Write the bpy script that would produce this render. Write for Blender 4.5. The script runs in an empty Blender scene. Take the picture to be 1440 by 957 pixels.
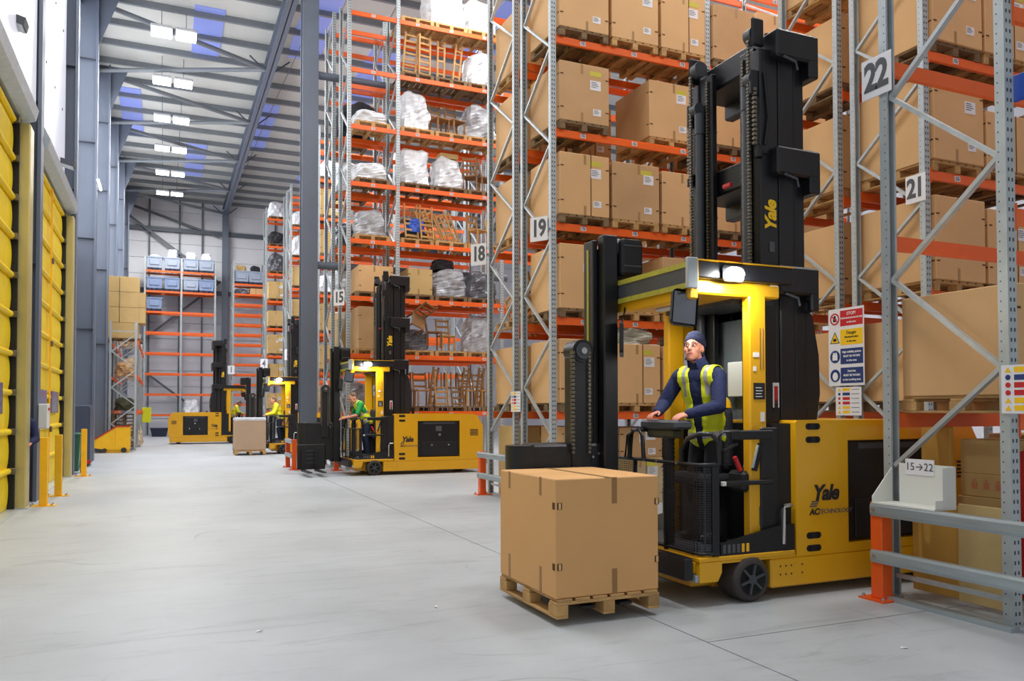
import bpy, bmesh, math, random
from mathutils import Vector, Matrix, Euler
PI = math.pi
sc = bpy.context.scene
COL = sc.collection
random.seed(7)

# ------------------------------------------------------------------ camera
CAMH = 1.6
def camera():
    f, yaw, pitch, roll, cy = 1123.11, 0.41095, 0.0254247, -0.00097, 547.739
    F = Vector((math.sin(yaw)*math.cos(pitch), math.cos(yaw)*math.cos(pitch), math.sin(pitch)))
    r = Vector((math.cos(yaw), -math.sin(yaw), 0)); u = r.cross(F)
    R = r*math.cos(roll)+u*math.sin(roll); U = -r*math.sin(roll)+u*math.cos(roll)
    cd = bpy.data.cameras.new('camera'); c = bpy.data.objects.new('camera', cd); COL.objects.link(c)
    cd.sensor_width = 36; cd.lens = f/1440*36; cd.shift_y = (cy-478.5)/1440
    cd.clip_start = .05; cd.clip_end = 300
    c.matrix_world = Matrix(((R.x, U.x, -F.x, 0), (R.y, U.y, -F.y, 0), (R.z, U.z, -F.z, CAMH), (0, 0, 0, 1)))
    sc.camera = c
camera()
# ------------------------------------------------------------------ light
w = bpy.data.worlds.new('world'); sc.world = w; w.use_nodes = True
w.node_tree.nodes['Background'].inputs[0].default_value = (.93, .96, 1, 1)
w.node_tree.nodes['Background'].inputs[1].default_value = .34
sc.view_settings.view_transform = 'Standard'; sc.view_settings.look = 'None'
sc.view_settings.exposure = 0.42; sc.view_settings.gamma = 1; sc.view_settings.use_curve_mapping = False
def area(x, y, z, sx, sy, e, rot=(0, 0, 0), col=(1, .995, .98), name='high_bay_light'):
    l = bpy.data.lights.new(name, 'AREA'); l.shape = 'RECTANGLE'; l.size = sx; l.size_y = sy; l.energy = e; l.color = col
    o = bpy.data.objects.new(name, l); COL.objects.link(o); o.location = (x, y, z); o.rotation_euler = rot
    return o
LAMP_Y = [29.5+4.4*k for k in range(6)]
for i, y in enumerate(LAMP_Y): area(.2, y, 14.3, 1.5, 1.2, 170+25*i)          # light of the visible high bay lamps
for y, e in ((-1.5, 70), (4, 210), (9.5, 220), (15, 150), (20.5, 150), (25, 150)): area(.2, y, 14.3, 2, 2, e)   # same row of lamps, further up the hall
for y, e in ((6.1, 200), (10.7, 200), (15.3, 200), (20, 200), (27, 200), (31, 200)):
    for x in (8.0, 14.): area(x, y, 14.3, 2, 1.2, e)         # lamps over the rack aisles

# ------------------------------------------------------------------ materials
MATS = {}
def srgb(c):
    return tuple(((v/255)/12.92 if v/255 <= .04045 else ((v/255+.055)/1.055)**2.4) for v in c)
def mat(name, rgb, rough=.5, metal=0, var=.0, vscale=6, bump=0, bscale=40, spec=.5, alpha=1, emit=0, stretch=None, coat=0):
    if name in MATS: return MATS[name]
    m = bpy.data.materials.new(name); m.use_nodes = True; MATS[name] = m
    nt = m.node_tree; b = nt.nodes['Principled BSDF']
    c = srgb(rgb)+(1,)
    b.inputs['Base Color'].default_value = c; b.inputs['Roughness'].default_value = rough
    b.inputs['Metallic'].default_value = metal; b.inputs['Specular IOR Level'].default_value = spec
    b.inputs['Alpha'].default_value = alpha
    if coat: b.inputs['Coat Weight'].default_value = coat
    if emit:
        b.inputs['Emission Color'].default_value = c; b.inputs['Emission Strength'].default_value = emit
    if var or bump:
        tc = nt.nodes.new('ShaderNodeTexCoord'); mp = nt.nodes.new('ShaderNodeMapping')
        nt.links.new(tc.outputs['Object'], mp.inputs[0])
        if stretch: mp.inputs['Scale'].default_value = stretch
    if var:
        n = nt.nodes.new('ShaderNodeTexNoise'); n.inputs['Scale'].default_value = vscale; n.inputs['Detail'].default_value = 5
        oi = nt.nodes.new('ShaderNodeObjectInfo')
        add = nt.nodes.new('ShaderNodeVectorMath'); add.operation = 'ADD'
        mu = nt.nodes.new('ShaderNodeMath'); mu.operation = 'MULTIPLY'; mu.inputs[1].default_value = 40
        nt.links.new(oi.outputs['Random'], mu.inputs[0]); nt.links.new(mp.outputs[0], add.inputs[0]); nt.links.new(mu.outputs[0], add.inputs[1])
        nt.links.new(add.outputs[0], n.inputs['Vector'])
        rr = nt.nodes.new('ShaderNodeMapRange'); rr.inputs[1].default_value = .3; rr.inputs[2].default_value = .7
        rr.inputs[3].default_value = 1-var; rr.inputs[4].default_value = 1+var
        nt.links.new(n.outputs[0], rr.inputs[0])
        r2 = nt.nodes.new('ShaderNodeMapRange'); r2.inputs[3].default_value = 1-var*.6; r2.inputs[4].default_value = 1+var*.6
        nt.links.new(oi.outputs['Random'], r2.inputs[0])
        m2 = nt.nodes.new('ShaderNodeMath'); m2.operation = 'MULTIPLY'
        nt.links.new(rr.outputs[0], m2.inputs[0]); nt.links.new(r2.outputs[0], m2.inputs[1])
        h = nt.nodes.new('ShaderNodeHueSaturation'); h.inputs['Color'].default_value = c
        nt.links.new(m2.outputs[0], h.inputs['Value']); nt.links.new(h.outputs[0], b.inputs['Base Color'])
    if bump:
        n2 = nt.nodes.new('ShaderNodeTexNoise'); n2.inputs['Scale'].default_value = bscale; n2.inputs['Detail'].default_value = 3
        nt.links.new(mp.outputs[0], n2.inputs['Vector'])
        bp = nt.nodes.new('ShaderNodeBump'); bp.inputs['Strength'].default_value = bump; bp.inputs['Distance'].default_value = .03
        nt.links.new(n2.outputs[0], bp.inputs['Height']); nt.links.new(bp.outputs[0], b.inputs['Normal'])
    return m
mat('concrete', (184, 189, 192), .42, var=.05, vscale=.9, bump=.02, bscale=60)
mat('concrete_base', (70, 70, 70), .9)
mat('orange', (242, 104, 30), .42, var=.04)
mat('orange_post', (240, 95, 30), .4, var=.04)
mat('galv', (186, 194, 197), .42, .35, var=.08, vscale=9)
mat('galv_rail', (164, 176, 182), .4, .4, var=.1, vscale=7, stretch=(1, .3, 3))
mat('steel_blue', (104, 113, 128), .45, var=.03, vscale=2)
mat('steel_dark', (92, 98, 108), .5, var=.04)
mat('purlin', (128, 134, 140), .5, var=.04)
mat('roof', (206, 207, 202), .7, var=.04, vscale=.6)
mat('sky_panel', (128, 142, 208), .4, emit=.32)
mat('lamp', (255, 255, 255), .5, emit=9)
mat('lamp_case', (210, 212, 214), .5)
mat('wall_white', (236, 237, 242), .6, var=.03, vscale=.5)
mat('wall_grey', (206, 207, 216), .6, var=.04, vscale=.5)
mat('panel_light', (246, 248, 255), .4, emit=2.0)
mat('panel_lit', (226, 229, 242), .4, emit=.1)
mat('guide_metal_door_reflection', (196, 184, 122), .35, .35, var=.15, vscale=2, stretch=(1, 1, .3))  # galvanised; yellow reflected from the doors is put into its base colour
mat('door_yellow', (246, 212, 14), .42, var=.06, vscale=3)
mat('door_window', (96, 92, 140), .15)
mat('bollard', (250, 190, 22), .4, var=.05)
mat('truck_yellow', (232, 172, 20), .34, var=.03, vscale=2, coat=.2)
mat('truck_black', (21, 22, 26), .4, var=.15, vscale=4)
mat('truck_grey', (66, 70, 76), .45, var=.1)
mat('truck_inner', (20, 20, 23), .6)
mat('rubber', (62, 56, 54), .75, var=.12, vscale=12)
mat('tread_dark', (34, 33, 33), .8)
mat('chrome', (190, 192, 190), .25, .9)
mat('chain', (112, 106, 94), .4, .7, var=.3, vscale=60)
mat('cardboard', (218, 174, 122), .75, var=.05, vscale=1.5, bump=.03, bscale=8)
mat('cardboard_b', (198, 158, 112), .78, var=.08, vscale=1.5, bump=.04, bscale=8)
mat('carton', (202, 170, 112), .78, var=.07, vscale=2)
mat('tape', (168, 132, 84), .4)
mat('slot', (92, 58, 26), .9)
mat('paper', (232, 232, 236), .7)
mat('ink', (34, 34, 38), .6)
mat('ink_grey', (84, 86, 90), .6)
mat('ink_white', (240, 240, 240), .6)
mat('yellow_mark', (206, 194, 70), .7)
mat('pallet_wood', (190, 150, 96), .8, var=.22, vscale=5, bump=.08, bscale=30)
mat('pallet_dark', (128, 104, 74), .85, var=.25, vscale=5, bump=.08, bscale=30)
mat('chair_wood', (188, 142, 84), .6, var=.15, vscale=6)
mat('chair_wood_dark', (140, 100, 58), .6, var=.15, vscale=6)
mat('wrap_white', (226, 229, 234), .28, var=.12, vscale=5, bump=.9, bscale=7)
mat('wrap_grey', (170, 172, 178), .25, var=.25, vscale=5, bump=.9, bscale=7)
mat('wrap_dark', (96, 98, 106), .25, var=.4, vscale=4, bump=.9, bscale=7)
mat('fabric_black', (38, 38, 44), .8, var=.2, bump=.3)
mat('bin_plastic', (160, 172, 192), .45, var=.05)
mat('bin_blue', (132, 150, 186), .45, var=.05)
mat('bin_foot', (34, 40, 64), .6)
mat('green_bin', (56, 108, 86), .45)
mat('cabinet', (68, 76, 94), .5, var=.04)
mat('red', (196, 36, 40), .45)
mat('navy_sign', (24, 56, 120), .5)
mat('yellow_sign', (250, 202, 22), .5)
mat('red_sign', (200, 32, 44), .5)
mat('skin', (200, 134, 110), .6, var=.06, vscale=14)
mat('navy', (26, 36, 76), .85, var=.14, vscale=14, bump=.35, bscale=22)
mat('navy_knit', (24, 32, 62), .95, bump=.6, bscale=110)
mat('hivis', (214, 224, 30), .6, var=.06, vscale=8, bump=.3, bscale=18)
mat('hivis_y', (236, 232, 40), .6, var=.06, vscale=8, bump=.3, bscale=18)
mat('silver', (168, 168, 172), .35, .2)
mat('trousers', (22, 23, 30), .85, var=.1, bump=.3, bscale=20)
mat('jeans', (36, 48, 74), .85, var=.15, bump=.3, bscale=20)
mat('green_shirt', (30, 146, 70), .8)
mat('olive', (74, 72, 50), .85, var=.1)
mat('hair', (92, 72, 54), .8, bump=.5, bscale=90)
mat('shoe', (24, 22, 22), .6)
mat('eye_white', (232, 228, 222), .3)
mat('iris', (50, 52, 58), .2)
mat('lip', (170, 98, 88), .5)
mat('tray_white', (226, 228, 222), .5)
mat('plywood', (210, 160, 74), .6, var=.12, vscale=3, stretch=(1, 1, .3))
mat('plywood_light', (214, 186, 128), .65, var=.08, vscale=3)
mat('glass', (200, 212, 216), .1, alpha=.16)
mat('mirror', (120, 124, 130), .06, .9)
mat('hat_yellow', (242, 190, 24), .35)
mat('film_brown', (196, 176, 148), .2, var=.3, vscale=4, bump=.9, bscale=6)
mat('red_faint', (206, 130, 96), .7)
mat('film', (226, 220, 210), .12, alpha=.22, bump=.8, bscale=9)
mat('blue', (34, 84, 190), .5)
mat('screen', (190, 214, 226), .3)
mat('clear_bag', (190, 188, 170), .2, alpha=.8, bump=.9, bscale=9, var=.15)

def slot_post():
    m = bpy.data.materials.new('galv_post'); m.use_nodes = True; MATS['galv_post'] = m
    nt = m.node_tree; b = nt.nodes['Principled BSDF']; N = nt.nodes.new; L = nt.links.new
    b.inputs['Roughness'].default_value = .42; b.inputs['Metallic'].default_value = .25
    tc = N('ShaderNodeTexCoord'); sp = N('ShaderNodeSeparateXYZ'); L(tc.outputs['Object'], sp.inputs[0])
    def mth(op, a, b_=None, c=None):
        n = N('ShaderNodeMath'); n.operation = op
        for i, v in enumerate((a, b_, c)):
            if v is None: continue
            if isinstance(v, (int, float)): n.inputs[i].default_value = v
            else: L(v, n.inputs[i])
        return n.outputs[0]
    fz = mth('FRACT', mth('MULTIPLY', sp.outputs[2], 13.3))
    inz = mth('LESS_THAN', fz, .38)
    ax = mth('ABSOLUTE', sp.outputs[0])
    inx = mth('LESS_THAN', mth('ABSOLUTE', mth('SUBTRACT', ax, .02)), .009)
    hole1 = mth('MULTIPLY', inz, inx)
    iny = mth('LESS_THAN', mth('ABSOLUTE', mth('SUBTRACT', sp.outputs[1], .012)), .005)
    outx = mth('GREATER_THAN', ax, .046)
    inz2 = mth('LESS_THAN', fz, .16)
    hole2 = mth('MULTIPLY', mth('MULTIPLY', inz2, iny), outx)
    hole = mth('MINIMUM', mth('ADD', hole1, hole2), 1)
    nz = N('ShaderNodeTexNoise'); nz.inputs['Scale'].default_value = 6; L(tc.outputs['Object'], nz.inputs['Vector'])
    cr = N('ShaderNodeMix'); cr.data_type = 'RGBA'; L(nz.outputs[0], cr.inputs[0])
    cr.inputs[6].default_value = srgb((164, 174, 178))+(1,); cr.inputs[7].default_value = srgb((196, 204, 206))+(1,)
    mx = N('ShaderNodeMix'); mx.data_type = 'RGBA'; L(hole, mx.inputs[0]); L(cr.outputs[2], mx.inputs[6]); mx.inputs[7].default_value = srgb((62, 66, 72))+(1,)
    L(mx.outputs[2], b.inputs['Base Color'])
slot_post()
def perforated():
    m = bpy.data.materials.new('perforated'); m.use_nodes = True; MATS['perforated'] = m
    nt = m.node_tree; b = nt.nodes['Principled BSDF']; N = nt.nodes.new; L = nt.links.new
    b.inputs['Base Color'].default_value = srgb((34, 34, 40))+(1,); b.inputs['Roughness'].default_value = .4
    tc = N('ShaderNodeTexCoord'); sp = N('ShaderNodeSeparateXYZ'); L(tc.outputs['Object'], sp.inputs[0])
    def mth(op, a, b_):
        n = N('ShaderNodeMath'); n.operation = op
        for i, v in enumerate((a, b_)):
            if isinstance(v, (int, float)): n.inputs[i].default_value = v
            else: L(v, n.inputs[i])
        return n.outputs[0]
    h = mth('ADD', sp.outputs[0], sp.outputs[1]); k = 165
    s1 = mth('SINE', mth('MULTIPLY', mth('ADD', h, sp.outputs[2]), k), 0)
    s2 = mth('SINE', mth('MULTIPLY', mth('SUBTRACT', h, sp.outputs[2]), k), 0)
    hole = mth('GREATER_THAN', mth('MULTIPLY', s1, s2), .1)
    tr = N('ShaderNodeBsdfTransparent'); mx = N('ShaderNodeMixShader')
    L(hole, mx.inputs[0]); L(b.outputs[0], mx.inputs[1]); L(tr.outputs[0], mx.inputs[2])
    L(mx.outputs[0], nt.nodes['Material Output'].inputs[0])
perforated()
def floor_mat():
    m = bpy.data.materials.new('floor_concrete'); m.use_nodes = True; MATS['floor_concrete'] = m
    nt = m.node_tree; b = nt.nodes['Principled BSDF']; N = nt.nodes.new; L = nt.links.new
    tc = N('ShaderNodeNewGeometry')
    n1 = N('ShaderNodeTexNoise'); n1.inputs['Scale'].default_value = .5; n1.inputs['Detail'].default_value = 6; n1.inputs['Roughness'].default_value = .62
    L(tc.outputs['Position'], n1.inputs['Vector'])
    mp = N('ShaderNodeMapping'); mp.inputs['Scale'].default_value = (.45, 2.6, 1); mp.inputs['Rotation'].default_value = (0, 0, .2); L(tc.outputs['Position'], mp.inputs[0])
    n2 = N('ShaderNodeTexNoise'); n2.inputs['Scale'].default_value = 1.6; n2.inputs['Detail'].default_value = 8; n2.inputs['Roughness'].default_value = .7; n2.inputs['Distortion'].default_value = 1.5
    L(mp.outputs[0], n2.inputs['Vector'])
    cr = N('ShaderNodeValToRGB'); e = cr.color_ramp.elements
    e[0].position = .3; e[0].color = srgb((170, 176, 181))+(1,); e[1].position = .7; e[1].color = srgb((192, 198, 203))+(1,)
    L(n1.outputs[0], cr.inputs[0])
    c2 = N('ShaderNodeValToRGB'); e = c2.color_ramp.elements
    e[0].position = .27; e[0].color = (.6, .6, .6, 1); e[1].position = .47; e[1].color = (1, 1, 1, 1)
    L(n2.outputs[0], c2.inputs[0])
    mx = N('ShaderNodeMix'); mx.data_type = 'RGBA'; mx.blend_type = 'MULTIPLY'; mx.inputs[0].default_value = .62
    L(cr.outputs[0], mx.inputs[6]); L(c2.outputs[0], mx.inputs[7])
    # curved tyre scuffs
    wv = N('ShaderNodeTexNoise'); wv.inputs['Scale'].default_value = .28; wv.inputs['Detail'].default_value = 1; L(tc.outputs['Position'], wv.inputs['Vector'])
    fr = N('ShaderNodeMath'); fr.operation = 'MULTIPLY'; fr.inputs[1].default_value = 26; L(wv.outputs[0], fr.inputs[0])
    fc = N('ShaderNodeMath'); fc.operation = 'PINGPONG'; fc.inputs[1].default_value = 1; L(fr.outputs[0], fc.inputs[0])
    lt = N('ShaderNodeMapRange'); lt.inputs[1].default_value = 0; lt.inputs[2].default_value = .05; lt.inputs[3].default_value = 1; lt.inputs[4].default_value = 0; L(fc.outputs[0], lt.inputs[0])
    nb = N('ShaderNodeTexNoise'); nb.inputs['Scale'].default_value = .7; L(tc.outputs['Position'], nb.inputs['Vector'])
    gb = N('ShaderNodeMapRange'); gb.inputs[1].default_value = .55; gb.inputs[2].default_value = .7; gb.inputs[4].default_value = .5; L(nb.outputs[0], gb.inputs[0])
    ml = N('ShaderNodeMath'); ml.operation = 'MULTIPLY'; L(lt.outputs[0], ml.inputs[0]); L(gb.outputs[0], ml.inputs[1])
    m3 = N('ShaderNodeMix'); m3.data_type = 'RGBA'; L(ml.outputs[0], m3.inputs[0]); L(mx.outputs[2], m3.inputs[6]); m3.inputs[7].default_value = srgb((70, 70, 72))+(1,)
    L(m3.outputs[2], b.inputs['Base Color'])
    rr = N('ShaderNodeMapRange'); rr.inputs[3].default_value = .34; rr.inputs[4].default_value = .6; L(n1.outputs[0], rr.inputs[0]); L(rr.outputs[0], b.inputs['Roughness'])
floor_mat()

# ------------------------------------------------------------------ mesh helpers
def bridge(n, a, b):
    return [(a+i, a+(i+1) % n, b+(i+1) % n, b+i) for i in range(n)]
class MB:
    def __init__(s): s.v = []; s.f = []; s.mi = []; s.sm = []
    def add(s, vs, fs, mi=0, sm=False):
        k = len(s.v); s.v += [tuple(p) for p in vs]
        s.f += [tuple(i+k for i in f) for f in fs]; s.mi += [mi]*len(fs); s.sm += [sm]*len(fs); return s
    def box(s, x0, x1, y0, y1, z0, z1, mi=0):
        vs = [(x, y, z) for z in (z0, z1) for x, y in ((x0, y0), (x1, y0), (x1, y1), (x0, y1))]
        return s.add(vs, [(3, 2, 1, 0), (4, 5, 6, 7), (0, 1, 5, 4), (1, 2, 6, 5), (2, 3, 7, 6), (3, 0, 4, 7)], mi)
    def cbox(s, x0, x1, y0, y1, z0, z1, c=.01, mi=0, seg=1):
        bm = bmesh.new(); bmesh.ops.create_cube(bm, size=1)
        for v in bm.verts:
            v.co = ((x0+x1)/2+v.co.x*(x1-x0), (y0+y1)/2+v.co.y*(y1-y0), (z0+z1)/2+v.co.z*(z1-z0))
        bmesh.ops.bevel(bm, geom=bm.edges[:], offset=c, segments=seg, affect='EDGES', profile=.5)
        bm.verts.index_update()
        s.add([v.co[:] for v in bm.verts], [[v.index for v in f.verts] for f in bm.faces], mi); bm.free(); return s
    def obox(s, c, half, M, mi=0):
        vs = [Vector(c)+M @ Vector((x*half[0], y*half[1], z*half[2])) for z in (-1, 1) for x, y in ((-1, -1), (1, -1), (1, 1), (-1, 1))]
        return s.add(vs, [(3, 2, 1, 0), (4, 5, 6, 7), (0, 1, 5, 4), (1, 2, 6, 5), (2, 3, 7, 6), (3, 0, 4, 7)], mi)
    def bar(s, p, q, w, h, up=(0, 0, 1), mi=0):
        p = Vector(p); q = Vector(q); d = (q-p); L = d.length; d.normalize(); up = Vector(up)
        if abs(d.dot(up)) > .98: up = Vector((0, 1, 0))
        r = d.cross(up).normalized(); u = r.cross(d)
        M = Matrix((d, r, u)).transposed()
        return s.obox((p+q)/2, (L/2, w/2, h/2), M, mi)
    def prism(s, poly, axis, a0, a1, mi=0):
        n = len(poly); mk = {'x': lambda p, a: (a, p[0], p[1]), 'y': lambda p, a: (p[0], a, p[1]), 'z': lambda p, a: (p[0], p[1], a)}[axis]
        vs = [mk(p, a0) for p in poly]+[mk(p, a1) for p in poly]
        A = sum(poly[i][0]*poly[(i+1) % n][1]-poly[(i+1) % n][0]*poly[i][1] for i in range(n))
        fs = bridge(n, 0, n)+[tuple(range(n))[::-1], tuple(range(n, 2*n))]
        if (A < 0) != (axis == 'y'): fs = [f[::-1] for f in fs]
        return s.add(vs, fs, mi)
    def ring(s, c, d, r, n, up=None):
        d = Vector(d).normalized(); up = Vector(up or ((0, 0, 1) if abs(d.z) < .9 else (1, 0, 0)))
        a = d.cross(up).normalized(); b = a.cross(d)
        return [Vector(c)+a*math.cos(2*PI*i/n)*r+b*math.sin(2*PI*i/n)*r for i in range(n)]
    def cyl(s, p, q, r0, r1=None, n=14, mi=0, cap=True, sm=True):
        r1 = r0 if r1 is None else r1; d = Vector(q)-Vector(p)
        vs = s.ring(p, d, r0, n)+s.ring(q, d, r1, n)
        s.add(vs, [f[::-1] for f in bridge(n, 0, n)], mi, sm)
        if cap: s.add(vs, [tuple(range(n)), tuple(range(2*n-1, n-1, -1))], mi)
        return s
    def tube(s, pts, r, n=8, mi=0):
        pts = [Vector(p) for p in pts]; rings = []
        for i, p in enumerate(pts):
            d = (pts[min(i+1, len(pts)-1)]-pts[max(i-1, 0)])
            rings.append(s.ring(p, d, r if isinstance(r, (int, float)) else r[i], n, up=(.01, .02, 1) if abs(d.normalized().z) < .95 else (1, 0, 0)))
        vs = [p for rg in rings for p in rg]; fs = []
        for i in range(len(pts)-1): fs += [f[::-1] for f in bridge(n, i*n, (i+1)*n)]
        s.add(vs, fs, mi, True)
        s.add(rings[0], [tuple(range(n))], mi); s.add(rings[-1], [tuple(range(n))[::-1]], mi); return s
    def ell(s, c, r, nu=12, nv=8, mi=0, M=None, z0=-1, z1=1):
        c = Vector(c); vs = []; M = M or Matrix.Identity(3)
        t0, t1 = math.asin(z0), math.asin(z1)
        for j in range(nv+1):
            t = t0+(t1-t0)*j/nv
            for i in range(nu):
                a = 2*PI*i/nu
                vs.append(c+M @ Vector((r[0]*math.cos(t)*math.cos(a), r[1]*math.cos(t)*math.sin(a), r[2]*math.sin(t))))
        fs = []
        for j in range(nv): fs += bridge(nu, j*nu, (j+1)*nu)
        s.add(vs, fs, mi, True)
        s.add(vs[:nu], [tuple(range(nu))[::-1]], mi); s.add(vs[-nu:], [tuple(range(nu))], mi); return s
    def lathe(s, prof, c, axis, n=20, mi=0):
        c = Vector(c); axis = Vector(axis).normalized(); vs = []
        for r, h in prof: vs += s.ring(c+axis*h, axis, max(r, 1e-4), n)
        fs = []
        for i in range(len(prof)-1): fs += [f[::-1] for f in bridge(n, i*n, (i+1)*n)]
        return s.add(vs, fs, mi, True)
    def mesh(s, name, mats):
        me = bpy.data.meshes.new(name); me.from_pydata(s.v, [], s.f)
        for m in (mats if isinstance(mats, (list, tuple)) else [mats]): me.materials.append(MATS[m])
        me.polygons.foreach_set('material_index', s.mi); me.polygons.foreach_set('use_smooth', s.sm); me.update()
        return me
def link(name, me, parent=None, loc=(0, 0, 0), rot=(0, 0, 0)):
    o = bpy.data.objects.new(name, me); COL.objects.link(o); o.location = loc; o.rotation_euler = rot
    if parent: o.parent = parent
    return o
def obj(name, mb, mats, parent=None, loc=(0, 0, 0), rot=(0, 0, 0)):
    return link(name, mb.mesh(name, mats), parent, loc, rot)
def tag(o, label, cat, group=None, kind=None):
    o['label'] = label; o['category'] = cat
    if group: o['group'] = group
    if kind: o['kind'] = kind
    return o
def thing(name, label, cat, loc=(0, 0, 0), rz=0, group=None):
    o = bpy.data.objects.new(name, None); COL.objects.link(o); o.location = loc; o.rotation_euler = (0, 0, rz); o.empty_display_size = .1
    return tag(o, label, cat, group)
def struct(name, mb, mats, parent=None, loc=(0, 0, 0)):
    o = obj(name, mb, mats, parent, loc)
    if not parent: o['kind'] = 'structure'
    return o
CH = {}
def kids(o): return [c for c in bpy.data.objects if c.parent == o]
def tree(o):
    out = [(o, [])]
    for c in kids(o): out[0][1].append(tree(c)[0])
    return out
def snapshot(o): return tree(o)[0]
def copy_tree(snap, parent=None):
    o, ch = snap
    c = o.copy(); COL.objects.link(c); c.parent = parent
    for k in ch: copy_tree(k, c)
    return c
TXT = {}
def text_mesh(s, size, mt, bold=0, shear=0, ext=.001, align='CENTER', space=1):
    key = (s, size, mt, bold, shear, ext, align, space)
    if key in TXT: return TXT[key]
    cu = bpy.data.curves.new('lettering', 'FONT'); cu.body = s; cu.size = size; cu.shear = shear; cu.offset = bold; cu.extrude = ext
    cu.align_x = align; cu.align_y = 'CENTER'; cu.resolution_u = 3; cu.space_character = space
    o = bpy.data.objects.new('lettering', cu); COL.objects.link(o)
    dg = bpy.context.evaluated_depsgraph_get(); me = bpy.data.meshes.new_from_object(o.evaluated_get(dg))
    bpy.data.objects.remove(o); me.materials.clear(); me.materials.append(MATS[mt]); TXT[key] = me
    return me
def text(s, size, mt, loc, right, up, parent, name='lettering', **k):
    me = text_mesh(s, size, mt, **k); o = bpy.data.objects.new(name, me); COL.objects.link(o)
    r = Vector(right).normalized(); u = Vector(up).normalized(); n = r.cross(u)
    M = Matrix((r, u, n)).transposed().to_4x4(); M.translation = Vector(loc)
    if parent: o.parent = parent
    o.matrix_local = M
    return o
# ================================================================== the building
floor = struct('floor', MB().box(-3.2, 26, -8, 57.2, -.3, -.02), 'concrete_base')
for x0, x1, y0, y1 in ((-3.2, 3.442, -8, 57.2), (3.454, 9.4, 4.556, 57.2), (3.454, 9.4, -8, 4.544), (9.41, 26, -8, 57.2)):
    obj('floor_slab', MB().box(x0, x1, y0, y1, -.02, 0), 'floor_concrete', floor)
# litter on the floor
for i, (x, y) in enumerate(((.62, 6.05), (2.05, 6.2), (4.6, 3.9))):
    m = MB(); m.add([(0, 0, .004), (.05, .012, .012), (.055, .03, .004), (.015, .028, .01)], [(0, 1, 2, 3), (3, 2, 1, 0)])
    o = obj('paper_scrap', m, 'paper', loc=(x, y, .001), rot=(0, 0, i*1.3))
    tag(o, ('small white paper scrap lying alone on the open aisle floor', 'tiny white paper scrap on the floor beside the big carton load', 'white paper scrap on the floor near the floor joint by the orange guard post')[i], 'litter')

wall = struct('wall_left', MB().box(-3.1, -2.95, 5, 57.2, 0, 15.5), 'wall_white')
for k in range(9):                                            # cladding rails on the left wall
    obj('cladding_rail', MB().box(-2.95, -2.86, 5, 57, 1.7*k+1.2, 1.7*k+1.3), 'steel_dark', wall)
for i, (y0, y1) in enumerate(((9.5, 16.15), (16.7, 22.35), (22.9, 28.5), (29.2, 34.6), (35.4, 40.8), (41.5, 47))):
    wx = (-2.12, -2.3)[i] if i < 2 else -2.86
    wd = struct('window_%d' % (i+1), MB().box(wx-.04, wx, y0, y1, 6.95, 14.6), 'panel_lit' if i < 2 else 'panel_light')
    for k in range(1, 4):
        for q in range(4):
            yy = y0+(y1-y0)*(q+.5)/4
            obj('panel_bolt', MB().cyl((wx, yy, 6.9+k*1.9), (wx+.015, yy, 6.9+k*1.9), .03, n=6), 'steel_dark', wd)
wb = struct('wall_back', MB().box(-3.1, 26, 57, 57.2, 0, 15.5), 'wall_white')
k = 0; z = 0
while z < 15:                                                 # horizontal cladding panels
    h = 1.05
    obj('cladding_panel', MB().cbox(-2.9, 26, 56.93, 57.0, z+.012, z+h-.012, .01), 'wall_white' if z > 9.4 else 'wall_grey', wb); z += h; k += 1
for z in (9.3, 13.3): obj('cladding_rail', MB().box(-2.9, 26, 56.6, 56.9, z, z+.25), 'steel_dark', wb)
for x in (-1.0, .8, 2.2, 6.9, 10): obj('cladding_post', MB().box(x, x+.09, 56.7, 56.9, 0, 15.4), 'steel_dark', wb)
for p, q in (((-2.4, 56.5, 14.3), (3.3, 56.5, 10.1)), ((-2.6, 56.5, 5.0), (3.4, 56.5, 10.2)), ((-2.6, 56.5, 5.2), (3.4, 56.5, .5)), ((-2.6, 56.6, 15.), (3.3, 56.6, 13.2))):
    obj('wind_brace', MB().bar(p, q, .14, .14), 'steel_dark', wb)
struct('wall_right', MB().box(26, 26.2, -8, 57.2, 0, 15.5), 'wall_grey')
roof = struct('ceiling', MB().box(-3.1, 26.2, -8, 57.2, 15.5, 15.6), 'roof')
y = 1.0; n = 0
while y < 57:
    m = MB(); m.box(-2.95, 26, y, y+.06, 15.31, 15.5); m.box(-2.95, 26, y, y+.12, 15.29, 15.31)
    obj('purlin', m, 'purlin', roof); y += 1.78
for x0, x1, y0, y1 in ((.85, 1.85, 29.1, 33.3), (-1.95, -1.05, 37.8, 44.1), (3.9, 4.75, 37.4, 43.8), (.95, 1.95, 44.4, 50.6), (4.3, 5.5, 26.5, 32), (7.2, 8.4, 30, 36), (10.5, 11.7, 24, 30), (-1.95, -1.05, 22, 28), (7.2, 8.4, 44, 50)):
    obj('skylight', MB().box(x0, x1, y0, y1, 15.47, 15.498), 'sky_panel', roof)
def ibeam(m, axis, c, a0, a1, depth, width, tf=.03, tw=.02):
    if axis == 'y':
        x, z = c
        m.box(x-width/2, x+width/2, a0, a1, z-depth/2, z-depth/2+tf); m.box(x-width/2, x+width/2, a0, a1, z+depth/2-tf, z+depth/2); m.box(x-tw/2, x+tw/2, a0, a1, z-depth/2, z+depth/2)
    return m
m = MB(); ibeam(m, 'y', (3.65, 14.92), -8, 57, .56, .34, .05, .03); obj('rafter', m, 'steel_blue', roof)
m = MB(); ibeam(m, 'y', (-2.7, 14.92), -8, 57, .5, .3, .05, .03); obj('rafter', m, 'steel_blue', roof)
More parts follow.
